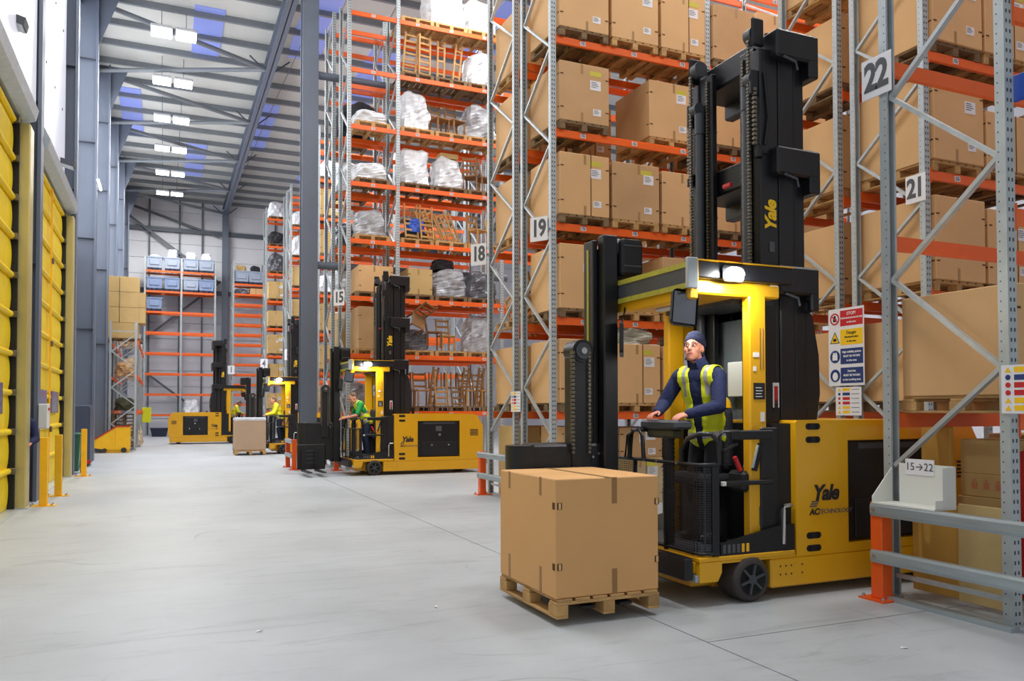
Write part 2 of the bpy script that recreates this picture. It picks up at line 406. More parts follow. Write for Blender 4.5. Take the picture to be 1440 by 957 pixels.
LN = [22.6, 28.8, 35., 41.2, 47.4, 53.6]; RN = [19.5, 25.7, 31.9, 38.1, 44.3, 50.5, 56.5]
for i, y in enumerate(LN):
    for yr in (RN[i], RN[i+1]):
        obj('roof_brace', MB().cyl((-2.6, y, 14.95), (3.55, yr, 14.8), .09, n=8), 'purlin', roof)
for i, yr in enumerate(RN):
    for s in (-1, 1): obj('knee_brace', MB().bar((3.65+s*.12, yr, 14.7), (3.65+s*.75, yr, 15.25), .05, .05), 'steel_dark', roof)
obj('cable', MB().tube([(4.6, 20, 15.2), (4.45, 30, 14.9), (4.2, 40, 15.1), (3.9, 56, 15.15)], .012, 5), 'steel_dark', roof)

# columns of the left wall
names = {16.4: 'between the two yellow doors', 22.6: 'just past the second yellow door', 28.8: 'behind the dark cabinet', 35.: 'beside the skip', 41.2: 'beyond the left rack front', 47.4: 'second before the back wall', 53.6: 'nearest the back wall'}
for yc in (16.4, 22.6, 28.8, 35., 41.2, 47.4, 53.6):
    t = thing('steel_column', 'blue-grey steel wall column '+names[yc], 'column', (-2.5, yc, 0), 0, 'columns of the left wall')
    m = MB(); m.box(.4, .46, -.17, .17, 0, 15.2); obj('flange', m, 'steel_blue', t)
    m = MB(); m.box(-.4, -.35, -.17, .17, 0, 15.2); obj('flange', m, 'steel_blue', t)
    m = MB(); m.box(-.36, .41, -.012, .012, 0, 15.2)
    obj('web', m, 'steel_blue', t)
    for z in (4.2, 7.1, 10.2, 12.9):
        obj('stiffener', MB().box(-.35, .4, -.15, .15, z, z+.015), 'steel_dark', t)
    m = MB(); m.prism([(.46, 13.2), (.46, 15.2), (1.1, 15.2), (.46, 13.4)], 'y', -.01, .01); obj('haunch', m, 'steel_blue', t)
# free-standing column with tie tubes
t = thing('steel_column', 'tall free-standing blue-grey steel column behind orange and grey crash barrier', 'column', (3.66, 22.6, 0))
m = MB(); m.box(-.22, .22, -.2, -.17, 0, 14.7); obj('flange', m, 'steel_blue', t)
m = MB(); m.box(-.22, .22, .17, .2, 0, 14.7); obj('flange', m, 'steel_blue', t)
obj('web', MB().box(-.015, .015, -.17, .17, 0, 14.7), 'steel_blue', t)
obj('base_plate', MB().box(-.34, .4, -.36, .36, 0, .03), 'steel_blue', t)
for z in (11.03, 5.66): obj('tie_tube', MB().cyl((.2, 0, z), (6, 0, z), .11, n=12), 'steel_blue', t)
t = thing('steel_column', 'blue-grey steel column standing against the back wall', 'column', (3.66, 56.5, 0))
obj('flange', MB().box(-.2, .2, -.2, -.17, 0, 14.7), 'steel_blue', t); obj('web', MB().box(-.015, .015, -.17, .3, 0, 14.7), 'steel_blue', t)
# high bay lamps
for i, y in enumerate(LAMP_Y):
    for s in (-1, 1):
        t = thing('high_bay_lamp', 'white square high bay lamp of a pair under the roof', 'lamp', (.2+s*.39, y, 14.5), 0, 'high bay lamps in pairs')
        obj('housing', MB().cbox(-.34, .34, -.4, .4, .0, .12, .03), 'lamp_case', t)
        obj('diffuser', MB().box(-.32, .32, -.38, .38, -.015, 0), 'lamp', t)
        obj('hanger', MB().cyl((0, 0, .12), (0, 0, 1.0), .012, n=6), 'steel_dark', t)
t = thing('high_bay_lamp', 'white square high bay lamp above the furniture rack', 'lamp', (8.35, 23.6, 14.2))
obj('housing', MB().cbox(-.5, .5, -.5, .5, .0, .12, .03), 'lamp_case', t); obj('diffuser', MB().box(-.47, .47, -.47, .47, -.015, 0), 'lamp', t)
obj('hanger', MB().cyl((0, 0, .12), (0, 0, 1.3), .012, n=6), 'steel_dark', t)
for i, (y, z) in enumerate(((14.2, 7.6), (21.6, 7.5))):
    t = thing('floodlight', ('floodlight on a bracket above the first yellow door', 'floodlight on a bracket above the second yellow door')[i], 'lamp', (-2.3, y, z))
    m = MB(); m.obox((0.1, 0, 0), (.2, .16, .06), Euler((0, .25, 0)).to_matrix()); obj('housing', m, 'truck_grey', t)
    m = MB(); m.obox((0.085, 0, -.068), (.18, .14, .01), Euler((0, .25, 0)).to_matrix()); obj('lens', m, 'lamp_case', t)
    obj('bracket', MB().tube([(-.55, 0, -.1), (-.2, 0, -.25), (0, 0, -.08)], .015, 6), 'galv', t)
t = thing('tube_light', 'thin white tube light fixed to a wall column', 'lamp', (-1.98, 28.9, 8.9))
obj('tube', MB().cyl((0, -.6, 0), (0, .6, 0), .04, n=8), 'lamp', t); obj('bracket', MB().box(-.05, -.02, -.62, .62, -.03, .03), 'lamp_case', t)

# ---------------------------------------------------------------- yellow doors
def door(name, y0, y1, h):
    d = struct(name, MB().box(-2.34, -2.3, y0, y1, .02, h), 'door_yellow')
    n = int(round(h/.6)); p = h/n
    for i in range(n):
        m = MB(); z0, z1 = i*p, (i+1)*p; N = 6
        prof = [(-2.3+.025*math.sin(PI*j/N)**.7, z0+.03+(z1-z0-.06)*j/N) for j in range(N+1)]
        vs = [(x, y, z) for y in (y0+.02, y1-.02) for x, z in prof]
        m.add(vs, [(j, j+1, N+2+j, N+1+j) for j in range(N)], 0, True); obj('curtain_panel', m, 'door_yellow', d)
        m = MB(); m.cyl((-2.27, y0, z1), (-2.27, y1, z1), .05, n=8); r = obj('stiffening_rib', m, 'door_yellow', d)
        obj('clip', MB().cbox(-2.28, -2.18, y1-.1, y1+.02, z1-.05, z1+.05, .01), 'chain', r)
    if name == 'door_2':
        obj('lift_strap', MB().box(-2.23, -2.2, (y0+y1)/2-.04, (y0+y1)/2+.04, .1, h), 'bollard', d)
        for z in (1.15, 2.95, 4.7): obj('strap_buckle', MB().cbox(-2.2, -2.16, (y0+y1)/2-.08, (y0+y1)/2+.02, z, z+.12, .01), 'chain', d)
        ws = ((17.6, 18.9), (19.7, 20.9))
    else: ws = ((13.0, 14.0), (11.3, 12.3))
    for a, b in ws: obj('vision_panel', MB().cbox(-2.27, -2.21, a, b, 1.55, 2.02, .01), 'door_window', d)
    obj('threshold', MB().box(-2.7, -2.1, y0, y1, .0, .012), 'galv', d)
    return d
door('door_1', 8.5, 15.0, 6.3); door('door_2', 16.9, 21.8, 6.3)
for i, y in enumerate((15.3, 22.1)):
    t = thing('door_guide_post', ('galvanised guide post at the edge of the first yellow door', 'galvanised guide post at the edge of the second yellow door')[i], 'door frame', (-2.3, y, 0), 0)
    obj('channel', MB().cbox(.06, .25, -.2, .2, 0, 6.32, .02), 'guide_metal_door_reflection', t)
    obj('seal', MB().box(.0, .1, -.28, -.2, 0.02, 6.3), 'truck_inner', t)
    obj('foot', MB().box(.03, .28, -.22, .22, 0, .02), 'galv', t)
for i, (y0, y1) in enumerate(((8.5, 15.45), (16.95, 22.3))):
    t = thing('door_roller_hood', ('rounded grey roller hood over the first yellow door', 'rounded grey roller hood over the second yellow door')[i], 'door frame', (-2.3, 0, 6.35), 0)
    m = MB(); m.prism([(-.3, .1), (.1, .05), (.28, .12), (.32, .3), (.22, .5), (-.05, .56), (-.3, .5)], 'y', y0, y1); obj('hood', m, 'galv', t)
    obj('bottom_lip', MB().box(-.25, .0, y0, y1, .0, .06), 'truck_inner', t)
# control box and column guard between the doors
t = thing('control_box', 'white door control box on the column between yellow doors', 'control box', (-2.0, 16.35, 1.5))
obj('case', MB().cbox(-.03, .12, -.14, .14, -.22, .22, .015), 'tray_white', t); obj('red_switch', MB().box(.12, .135, -.08, .04, .1, .15), 'red', t)
for i, (x, y, rz) in enumerate(((-1.84, 15.48, 0), (-1.8, 17.16, 0), (-1.78, 22.1, 0))):
    t = thing('guard_post', ('yellow square guard post in front of the column between the doors', 'yellow square guard post before the second yellow door', 'yellow square guard post beside the green bin')[i], 'bollard', (x, y, 0), 0, 'yellow guard posts')
    obj('post', MB().cbox(-.06, .06, -.06, .06, .012, 1.15, .008), 'bollard', t)
    pl = obj('base_plate', MB().box(-.22, .18, -.14, .14, 0, .012), 'bollard', t)
    for a, b in ((.13, .09), (.13, -.09), (-.17, .09), (-.17, -.09)): obj('anchor_bolt', MB().cyl((a, b, .012), (a, b, .04), .015, n=6), 'chrome', pl)
t = thing('electrical_cabinet', 'dark slate-blue metal cabinet standing against the left wall', 'cabinet', (-2.3, 26.3, 0))
obj('body', MB().cbox(-.5, .35, -.6, .6, .05, 1.75, .02), 'cabinet', t); obj('plinth', MB().box(-.46, .31, -.56, .56, 0, .05), 'truck_inner', t)
obj('door', MB().cbox(.35, .37, -.56, .56, .1, 1.7, .01), 'cabinet', t); obj('handle', MB().cbox(.37, .4, .44, .48, .85, 1.0, .008), 'chrome', t)
obj('corner_cap', MB().cbox(.3, .4, -.62, -.56, .08, .2, .01), 'red', t); 
t = thing('wheelie_bin', 'dark green wheelie bin between yellow post and guide post', 'bin', (-2.17, 23.16, 0))
m = MB(); m.add([(x*s, y*s, z) for z, s in ((.06, .78), (.95, 1)) for x, y in ((-.24, -.28), (.24, -.28), (.24, .28), (-.24, .28))], [(3, 2, 1, 0), (4, 5, 6, 7), (0, 1, 5, 4), (1, 2, 6, 5), (2, 3, 7, 6), (3, 0, 4, 7)])
obj('body', m, 'green_bin', t); obj('lid', MB().cbox(-.26, .26, -.3, .3, .95, 1.03, .025), 'green_bin', t); obj('handle', MB().cyl((-.2, .33, .98), (.2, .33, .98), .02, n=8), 'green_bin', t)
for s in (-1, 1): obj('wheel', MB().cyl((s*.21, .2, .09), (s*.26, .2, .09), .09, n=12), 'rubber', t)

# ================================================================== pallet racks
LV = [1.57+1.55*k for k in range(8)]
POSTM = MB().prism([(-.05, -.045), (.05, -.045), (.05, .035), (.03, .035), (.03, -.03), (-.03, -.03), (-.03, .035), (-.05, .035)], 'z', 0, 1)
PC = {}
def cached(key, fn):
    if key not in PC: PC[key] = fn()
    return PC[key]
def post_mesh(h):
    def f():
        m = MB(); m.v = [(x, y, z*h) for x, y, z in POSTM.v]; m.f = list(POSTM.f); m.mi = list(POSTM.mi); m.sm = list(POSTM.sm)
        return m.mesh('upright', 'galv_post')
    return cached(('post', h), f)
def beam_mesh(L, mt='orange', h=.125):
    def f():
        m = MB(); m.prism([(0, -h), (.05, -h), (.05, 0), (.02, 0), (.02, -.03), (0, -.03)], 'x', 0, L)
        for x in (0, L): m.box(x-.004, x+.004, -.012, .055, -h-.05, .03)
        return m.mesh('beam', mt)
    return cached(('beam', L, mt, h), f)
def label_mesh():
    def f():
        m = MB(); m.box(-.05, .05, -.004, 0, -.035, .035)
        for i in range(4): m.box(-.04+i*.02, -.032+i*.022, -.0055, -.004, -.025, .008, 1)
        m.box(-.035, .03, -.0055, -.004, .014, .024, 1)
        return m.mesh('location_label', ['paper', 'ink_grey'])
    return cached('lab', f)
def rack(label, xs, y0, y1, levels, top, ph, labels='', rev=False, skip=(), beamy=None):
    t = thing('pallet_rack', label, 'rack', (xs[0], y0, 0), 0, 'pallet racks'); d = y1-y0
    pm = post_mesh(top)
    fp = cached('foot', lambda: MB().box(-.08, .08, -.08, .08, 0, .012).mesh('foot_plate', 'galv'))
    for x in xs:
        X = x-xs[0]
        for yy, r in ((0, 0), (d, PI)):
            p = link('upright', pm, t, (X, yy, 0), (0, 0, r)); link('foot_plate', fp, p)
        z = ph; side = 0
        while z+.8 < top:
            a = (0, d-.04, z) if side == 0 else (0, .04, z); b = (0, .04, z+.8) if side == 0 else (0, d-.04, z+.8)
            bm = cached(('br', round(d, 3), side), lambda: MB().bar((0, a[1], 0), (0, b[1], .8), .035, .05, (1, 0, 0)).mesh('brace', 'galv'))
            link('brace', bm, t, (X, 0, z)); z += .8; side = 1-side
        hb = cached(('hb', round(d, 3)), lambda: MB().bar((0, .04, 0), (0, d-.04, 0), .035, .04, (1, 0, 0)).mesh('brace', 'galv'))
        link('brace', hb, t, (X, 0, .18)); link('brace', hb, t, (X, 0, top-.12))
    for i in range(len(xs)-1):
        L = round(xs[i+1]-xs[i]-.1, 3); bmesh_ = beam_mesh(L)
        for k, z in enumerate(levels):
            for side in (0, 1):
                if (i, k, side) in skip: continue
                if side == 0: b = link('beam', bmesh_, t, (xs[i]-xs[0]+.05, -.045, z))
                else: b = link('beam', bmesh_, t, (xs[i]-xs[0]+.05+L, d+.045, z), (0, 0, PI))
                if labels and side == (1 if rev else 0):
                    for q in ((.5, 1.5, 2.5) if L > 2 else (.6,)): link('location_label', label_mesh(), b, (q*L/3 if L > 2 else q, -.001, -.068))
    return t
X0, X1, X2, X3 = 5.8, 8.9, 12.0, 15.1
rack('galvanised rack row marked 22 with orange beams, behind the low barrier', [X0, X1, X2], 4.0, 5.05, LV[:6], 11., 1.12)
rack('galvanised rack row marked 21 with orange beams, set back behind the nearest truck', [X1, X2, X3], 7.2, 8.3, LV[:6], 11., .24, 'l')
rack('galvanised rack row with red safety notice, back to back with row 21', [X1, X2, X3], 8.62, 9.72, LV[:6], 11., 1.04)
rack('galvanised rack row marked 19 holding brown cartons on orange beams', [X0, X1, X2, X3], 11.65, 12.77, LV[:7], 13., .39, 'l')
rack('galvanised rack row marked 18, back to back with row 19', [X0, X1, X2, X3], 13.14, 14.35, LV[:7], 13., 1.2)
rack('tall rack row full of wooden chair frames and wrapped furniture', [4.5, 5.85, 8.95, 12.05], 21.3, 22.4, LV, 13., .4, 'l')
rack('tall rack row back to back behind the furniture rack', [4.38, 5.85, 8.95], 22.8, 23.9, LV, 13., .9)
rack('rack row of the middle distance right behind the third truck', [5.6, 8.7, 11.8], 32.2, 33.35, LV, 13., .5)
rack('rack row back to back behind the middle-distance row', [5.6, 8.7, 11.8], 33.7, 34.8, LV, 13., .2)
rack('distant rack row whose end shows left of the free-standing column', [5.8, 8.9, 12.0], 41.2, 42.3, LV, 13., .3)
rack('distant rack row back to back with the one left of the column', [5.8, 8.9, 12.0], 42.7, 43.7, LV, 13., .7)
rack('distant rack row with cartons and dark bundles left of the column', [5.2, 8.3, 11.4], 46.5, 47.5, LV, 13., .3)
BL = [1.37+1.285*k for k in range(8)]
rack('far rack against back wall holding grey plastic bins', [-1.15, .95, 2.95], 54.4, 55.5, BL, 11.2, .4)
rack('far narrow rack on back wall with closely spaced orange beams', [4.05, 5.95], 54.4, 55.5, [1.37+.65*k for k in range(14)], 11.3, .4)
# low rack along the left wall, its end frame facing down the aisle
t = thing('pallet_rack', 'low rack along the left wall behind the yellow skip', 'rack', (-1.96, 35.3, 0), 0, 'pallet racks')
for k in range(4):
    yy = k*2.9
    for xx in (0, .97): link('upright', post_mesh(5.15), t, (xx*.93, yy, 0), (0, 0, PI/2 if xx else -PI/2))
    z = .35; s = 0
    while z < 4.3:
        obj('brace', MB().bar((.04 if s else .93, yy, z), (.93 if s else .04, yy, z+.72), .04, .05, (0, 1, 0)), 'galv', t); z += .72; s = 1-s
    obj('brace', MB().bar((.04, yy, 4.75), (.93, yy, 4.75), .04, .05, (0, 1, 0)), 'galv', t)
    if k < 3:
        for z in (1.6, 3.0, 4.4):
            for xx in (-.04, .96): link('beam', beam_mesh(2.8), t, (xx+.05, yy+.05, z), (0, 0, PI/2))

# ================================================================== pallets and boxes
def pallet_pieces(w, d):
    T = []
    for i in range(3): T.append(('bottom_board', (.1, d, .022), ((i-1)*(w/2-.05), 0, .011)))
    for i in range(3):
        for j in range(3): T.append(('block', (.1, .14, .078), ((i-1)*(w/2-.05), (j-1)*(d/2-.07), .061)))
    for j in range(3): T.append(('stringer_board', (w, .12, .022), (0, (j-1)*(d/2-.06), .111)))
    nb = 6
    for i in range(nb): T.append(('top_board', (w/nb-.028, d, .022), (-w/2+(i+.5)*w/nb, 0, .133)))
    return T
def pallet(label, x, y, z, w=.92, d=1.12, wood='pallet_wood', group='wooden pallets on the racks', rz=0):
    t = thing('wooden_pallet', label, 'pallet', (x, y, z), rz, group)
    for nm, (a, b, c), p in pallet_pieces(w, d):
        me = cached((nm, round(a, 3), round(b, 3), wood), lambda: MB().cbox(-a/2, a/2, -b/2, b/2, -c/2, c/2, .004).mesh(nm, wood))
        link(nm, me, t, p)
    return t
def pallet_simple(label, x, y, z, w=.95, d=1.1, wood='pallet_dark', group='far pallets on the racks'):
    def f():
        m = MB()
        for nm, (a, b, c), p in pallet_pieces(w, d): m.box(p[0]-a/2, p[0]+a/2, p[1]-b/2, p[1]+b/2, p[2]-c/2, p[2]+c/2)
        return m.mesh('wooden_pallet', wood)
    return tag(link('wooden_pallet', cached(('ps', w, d, wood), f), None, (x, y, z)), label, 'pallet', group)
def paper_mesh(a, b):
    def f():
        m = MB(); m.box(-a/2, a/2, -.003, 0, -b/2, b/2)
        for i in range(4): m.box(-a*.4, a*(.1+.1*(i % 3)), -.004, -.003, b*(.3-.17*i), b*(.36-.17*i), 1)
        return m.mesh('paper_label', ['paper', 'ink_grey'])
    return cached(('paper', a, b), f)
def carton(label, x, y, z, w, d, h, mt='cardboard', var=0, rz=0, group='cartons on the racks', name='cardboard_box', rich=True):
    t = thing(name, label, 'box', (x, y, z), rz, group)
    me = cached(('cb', w, d, h, mt), lambda: MB().cbox(-w/2, w/2, -d/2, d/2, 0, h, .008).mesh('body', mt)); link('body', me, t)
    if not rich: return t
    tp = cached(('tp', h), lambda: MB().box(-.022, .022, -.003, 0, -.09, .07).mesh('tape', 'tape'))
    link('tape', tp, t, (.05*(var % 3-1), -d/2, h-.08)); link('tape', tp, t, (.05*(var % 3-1), -d/2, .09))
    sl = cached('slot', lambda: MB().box(-.03, .03, -.003, 0, -.009, .009).mesh('hand_slot', 'slot'))
    for zz in (.22*h, .78*h):
        for s in (-1, 1): link('hand_slot', sl, t, (s*(w/2-.04), -d/2, zz))
        link('hand_slot', sl, t, (-w/2, -d/2+.05, zz), (0, 0, -PI/2))
    if var % 4 != 3:
        link('paper_label', paper_mesh(.2, .16), t, (w*.22+.04*(var % 2), -d/2, h*(.66+.04*(var % 3)))); 
        ym = cached('ym', lambda: MB().box(-.11, .11, -.002, 0, -.04, .04).mesh('yellow_stamp', 'yellow_mark')); link('yellow_stamp', ym, t, (w*.22, -d/2, h*.86))
        link('paper_label', paper_mesh(.15, .11), t, (w*.25, -d/2, h*.2))
    if var % 5 == 2: link('paper_label', paper_mesh(.11, .14), t, (w*.02, -d/2, h*.64))
    if var % 3 == 1:
        st = cached(('strap', h), lambda: MB().box(-.008, .008, -.003, 0, 0, h).mesh('strap', 'slot')); link('strap', st, t, (w*.12, -d/2, 0))
    return t
ORD = ['lowest beam', 'cab roof height', 'row sign height', 'one beam above the row sign', 'two beams above the row sign', 'three beams above the row sign']
NUM = {'18': 'eighteen', '19': 'nineteen', '20': 'twenty', '21': 'twenty-one'}
POSN = ['by the end upright', 'in mid bay', 'before the second upright', 'past the second upright', 'mid second bay', 'by the third upright']
def slotx(x0, q): return x0+.56+(q % 3)*.995+(q//3)*3.1
def put(row, x0, yc, k, q, h, var, mt='cardboard', d=1.14, w=.93, rz=0, dx=0, dy=0):
    x = slotx(x0, q)+dx; z = LV[k]; kind = {'cardboard': 'brown', 'cardboard_b': 'dull brown'}[mt]
    pallet('pallet in row %s %s, %s' % (NUM[row], POSN[q], ORD[k]), x, yc+dy, z, .92, 1.14, 'pallet_wood' if (k+q+var) % 3 else 'pallet_dark')
    carton('%s carton in row %s %s, %s' % (kind, NUM[row], POSN[q], ORD[k]), x, yc+dy, z+.145, w, d, h, mt, var, rz)
# row 19
Y19 = 12.13
G19 = {4: (1.06, 1.1, 1.02, 1.0, 1.05, 1.02), 3: (.98, 0, 1.0, .96, 1.03, 1.0), 2: (1.02, .98, .93, 1.0, 1.04, .98), 1: (1.06, .62, .98, 1.0, .96, 1.02), 0: (1.05, 1.0, .98, .98, 1.0, 1.0)}
for k, hs in G19.items():
    for q, h in enumerate(hs):
        if h: put('19', X0, Y19, k, q, h, k*2+q, 'cardboard_b' if (k*5+q) % 4 == 3 else 'cardboard', dx=-.18 if (k, q) == (3, 2) else 0, dy=.12 if (k, q) == (3, 2) else 0)
put('19', X0, Y19, 5, 0, 1.0, 1)
# row 18: the end slots, seen past row 19
for k, q, h in ((0, 0, 1.05), (2, 0, 1.1), (3, 0, 1.12), (4, 0, 1.1), (3, 1, 1.0), (2, 1, 1.), (4, 1, 1.), (0, 1, 1.0), (1, 1, .9), (1, 2, 1.0), (0, 3, 1.), (2, 3, 1.), (3, 3, 1.)): put('18', X0, 13.74, k, q, h, k+q, 'cardboard_b' if q else 'cardboard')
# row 21 and the row behind
for k in range(5):
    for q in range(3):
        put('21', X1, 7.72, k, q, (1.08, 1.0, .8)[q] if k != 2 else (1.12, .76, .9)[q], k*3+q, 'cardboard_b' if q == 2 else 'cardboard', d=1.2)
for k in range(5): put('20', X1, 9.2, k, 0, 1.02+.03*(k % 3), k, 'cardboard', d=1.16)
# row 22: big box at the first level
pallet('pale wooden pallet under the big plain box of row 22', 6.45, 4.55, LV[0], .98, 1.05, 'pallet_wood')
carton('big plain brown carton on first beam level behind the diagonal brace of row 22', 6.46, 4.56, LV[0]+.145, 1.0, 1.02, .86, 'cardboard', 3)
# ================================================================== turret trucks
def chain_part(name, p0, p1, parent, w=.04, pitch=.03):
    # one leaf chain: alternating link plates along a vertical run
    m = MB(); p0 = Vector(p0); p1 = Vector(p1); n = max(2, int((p1-p0).length/pitch))
    for i in range(n):
        c = p0.lerp(p1, (i+.5)/n); ww = w/2 if i % 2 else w*.36
        m.box(c.x-.012, c.x+.012, c.y-ww, c.y+ww, c.z-pitch*.36, c.z+pitch*.36)
    return obj(name, m, 'chain', parent)
def make_truck():
    t = thing('turret_truck', 'x', 'forklift')
    Y = 'truck_yellow'; K = 'truck_black'
    W = 1.40
    # --- chassis and body
    m = MB(); m.cbox(.72, 3.3, .0, W, .09, .34, .015); m.cbox(.1, .75, .28, W-.28, .1, .36, .01); ch = obj('chassis', m, Y, t)
    for a in (.0, .06, .12, .24):
        for b in (.2, .27): obj('bolt_hole', MB().cyl((.82+a, -.002, b), (.82+a, .01, b), .008, n=8), 'truck_inner', ch)
    def side_poly(): return [(1.0, .34), (3.3, .34), (3.36, .42), (3.36, 1.2), (3.2, 1.46), (3.1, 1.5), (1.02, 1.51), (1.0, 1.49)]
    m = MB(); m.prism(side_poly(), 'y', .06, W-.06)
    for y0, y1 in ((0, .06), (W-.06, W)):                       # side skins with the battery opening left free
        m.prism([(1.0, .34), (1.6, .34), (1.6, 1.51), (1.02, 1.51), (1.0, 1.49)], 'y', y0, y1)
        m.prism([(2.72, .34), (3.3, .34), (3.36, .42), (3.36, 1.2), (3.2, 1.46), (3.1, 1.5), (2.72, 1.51)], 'y', y0, y1)
        m.box(1.6, 2.72, y0, y1, .34, .42); m.box(1.6, 2.72, y0, y1, 1.33, 1.51)
    body = obj('rear_body', m, Y, t)
    for s, yy in ((-1, .045), (1, W-.045)):
        o = lambda a: yy if s < 0 else yy-a
        m = MB(); m.cbox(1.61, 2.71, yy-.02, yy+.02, .43, 1.32, .01); dr = obj('battery_door', m, 'truck_black', t)
        f = yy-.02 if s < 0 else yy+.02
        obj('lower_panel_step', MB().cbox(1.7, 2.67, min(f, f+s*.012), max(f, f+s*.012), .46, .8, .005), 'truck_inner', dr)
        obj('latch', MB().cyl((2.18, f, .98), (2.18, f+s*.02, .98), .035, n=12), 'chrome', dr)
        obj('rating_plate', MB().box(2.08, 2.24, min(f, f+s*.006), max(f, f+s*.006), 1.07, 1.2), 'ink_grey', dr)
        for xx in (1.95, 2.4): obj('hinge', MB().cbox(xx, xx+.05, min(f, f+s*.014), max(f, f+s*.014), .7, .74, .004), 'chrome', dr)
        obj('upper_recess', MB().box(1.75, 2.6, min(f, f+s*.004), max(f, f+s*.004), 1.25, 1.3), 'truck_grey', dr)
        ys = -.003 if s < 0 else W+.003
        for zz in (1.455, 1.34, .51, .4):
            m = MB(); m.cyl((1.14, ys, zz), (1.14, ys-s*.01, zz), .028, n=12); m.cyl((1.25, ys, zz), (1.25, ys-s*.01, zz), .028, n=12); m.box(1.14, 1.25, min(ys, ys-s*.01), max(ys, ys-s*.01), zz-.028, zz+.028)
            obj('hand_slot', m, 'truck_inner', body)
        m = MB()
        for i in range(5): m.box(3.0, 3.22, min(ys, ys-s*.008), max(ys, ys-s*.008), .95+i*.035, .97+i*.035)
        obj('vent', m, 'truck_inner', body)
        yt = -.004 if s < 0 else W+.004
        rt = (1, 0, 0) if s < 0 else (-1, 0, 0)
        text('Yale', .185, 'ink', (1.33, yt, .87), rt, (0, 0, 1), body, 'maker_lettering', bold=.006, shear=.25, ext=.002, space=.92)
        text('TECHNOLOGY', .058, 'ink_grey', (1.44, yt, .71), rt, (0, 0, 1), body, 'model_lettering', shear=.2, ext=.0015)
        text('AC', .075, 'ink', (1.2, yt, .71), rt, (0, 0, 1), body, 'model_lettering', bold=.003, shear=.2, ext=.0015)
        for i in range(3): obj('stripe_mark', MB().box(1.15+.012*i, 1.23+.012*i, min(yt, yt-s*.004), max(yt, yt-s*.004), .755+.02*i, .767+.02*i), 'ink_grey', body)
    obj('filler_cap', MB().lathe([(.035, 0), (.035, .05), (.045, .05), (.045, .07), (0, .07)], (1.62, .5, 1.505), (0, 0, 1), 14), 'truck_inner', body)
    # dark gap between body and cab, where the mast stands
    m = MB(); m.cbox(.66, .84, .04, .16, .36, 1.45, .01); obj('cab_side_post', m, K, t)
    m = MB(); m.cbox(.66, .84, W-.16, W-.04, .36, 1.45, .01); obj('cab_side_post', m, K, t)
    obj('mast_well', MB().box(.8, 1.0, .06, W-.06, .34, 1.48), 'truck_inner', t)
    obj('grab_hose', MB().tube([(.98, .03, .78), (.88, .0, .78), (.85, -.01, .75), (.85, -.01, .46)], .018, 8), 'chrome', t)
    # --- wheels
    for yy, s in ((-.03, 1), (W+.03, -1)):
        m = MB(); R = .187; y1 = yy+s*.26
        m.lathe([(.13, 0), (.165, .004), (.183, .02), (R, .045), (R, .215), (.18, .25), (.0, .26)], (.5, yy, .19), (0, s, 0), 28); wh = obj('wheel', m, 'rubber', t)
        m = MB(); m.lathe([(.135, .0), (.135, -.002), (.128, -.004), (.12, .02), (.0, .024)], (.5, yy, .19), (0, s, 0), 28); obj('hub', m, 'tread_dark', wh)
        for k in range(6):
            a = k*PI/3+.3; c, sn = math.cos(a), math.sin(a)
            obj('spoke', MB().bar((.5+.03*c, yy+s*.008, .19+.03*sn), (.5+.125*c, yy+s*.008, .19+.125*sn), .02, .028, (0, 1, 0)), 'truck_grey', wh)
        obj('hub_cap', MB().cyl((.5, yy+s*.014, .19), (.5, yy-s*.004, .19), .042, n=14), 'truck_grey', wh)
    obj('drive_wheel', MB().cyl((2.9, .5, .13), (2.9, .9, .13), .13, n=20), 'rubber', t)
    obj('axle_cover', MB().cbox(.3, .72, .26, W-.26, .08, .3, .04), Y, t)
    # --- cab floor
    m = MB(); m.cbox(-.02, .98, -.01, W+.01, .36, .4, .008); m.box(-.02, .99, .0, W, .34, .36); pf = obj('platform', m, Y, t)
    obj('floor_mat', MB().box(.04, .92, .06, W-.06, .4, .412), 'truck_grey', pf)
    for yy in (-.01, W-.04):
        m = MB(); m.prism([(-.02, .2), (.16, .2), (.2, .27), (.2, .36), (-.02, .36)], 'y', yy, yy+.05); obj('step_bracket', m, Y, pf)
    obj('front_skirt', MB().cbox(-.03, .0, .05, W-.05, .27, .36, .005), Y, pf)
    obj('bumper_bar', MB().cbox(-.05, .0, .0, W, .2, .26, .01), 'galv_rail', pf)
    m = MB(); m.prism([(.2, .4), (.98, .4), (.98, .62), (.84, .62), (.2, .5)], 'y', .0, .03); sk = obj('side_sill', m, K, t)
    for i in range(6): obj('vent_slot', MB().cbox(.22+i*.048, .25+i*.048, -.004, .002, .42, .49, .003), 'bollard' if i > 3 else 'ink_grey', sk)
    m = MB(); m.prism([(.2, .4), (.98, .4), (.98, .62), (.84, .62), (.2, .5)], 'y', W-.03, W); obj('side_sill', m, K, t)
    # --- front guard: perforated corner, clear pane, frame
    m = MB(); pts = [(.16, .01), (.07, .012), (.02, .04), (.0, .1), (0, .46)]
    for i in range(len(pts)-1):
        a, b = pts[i], pts[i+1]; m.add([(a[0], a[1], .41), (b[0], b[1], .41), (b[0], b[1], 1.14), (a[0], a[1], 1.14)], [(0, 1, 2, 3)])
    fg = obj('mesh_guard', m, 'perforated', t)
    m = MB(); m.add([(0, .98, .41), (0, W-.02, .41), (0, W-.02, 1.14), (0, .98, 1.14)], [(0, 1, 2, 3)]); obj('mesh_guard', m, 'perforated', t)
    obj('clear_pane', MB().box(-.003, .003, .5, .95, .45, 1.1), 'glass', t)
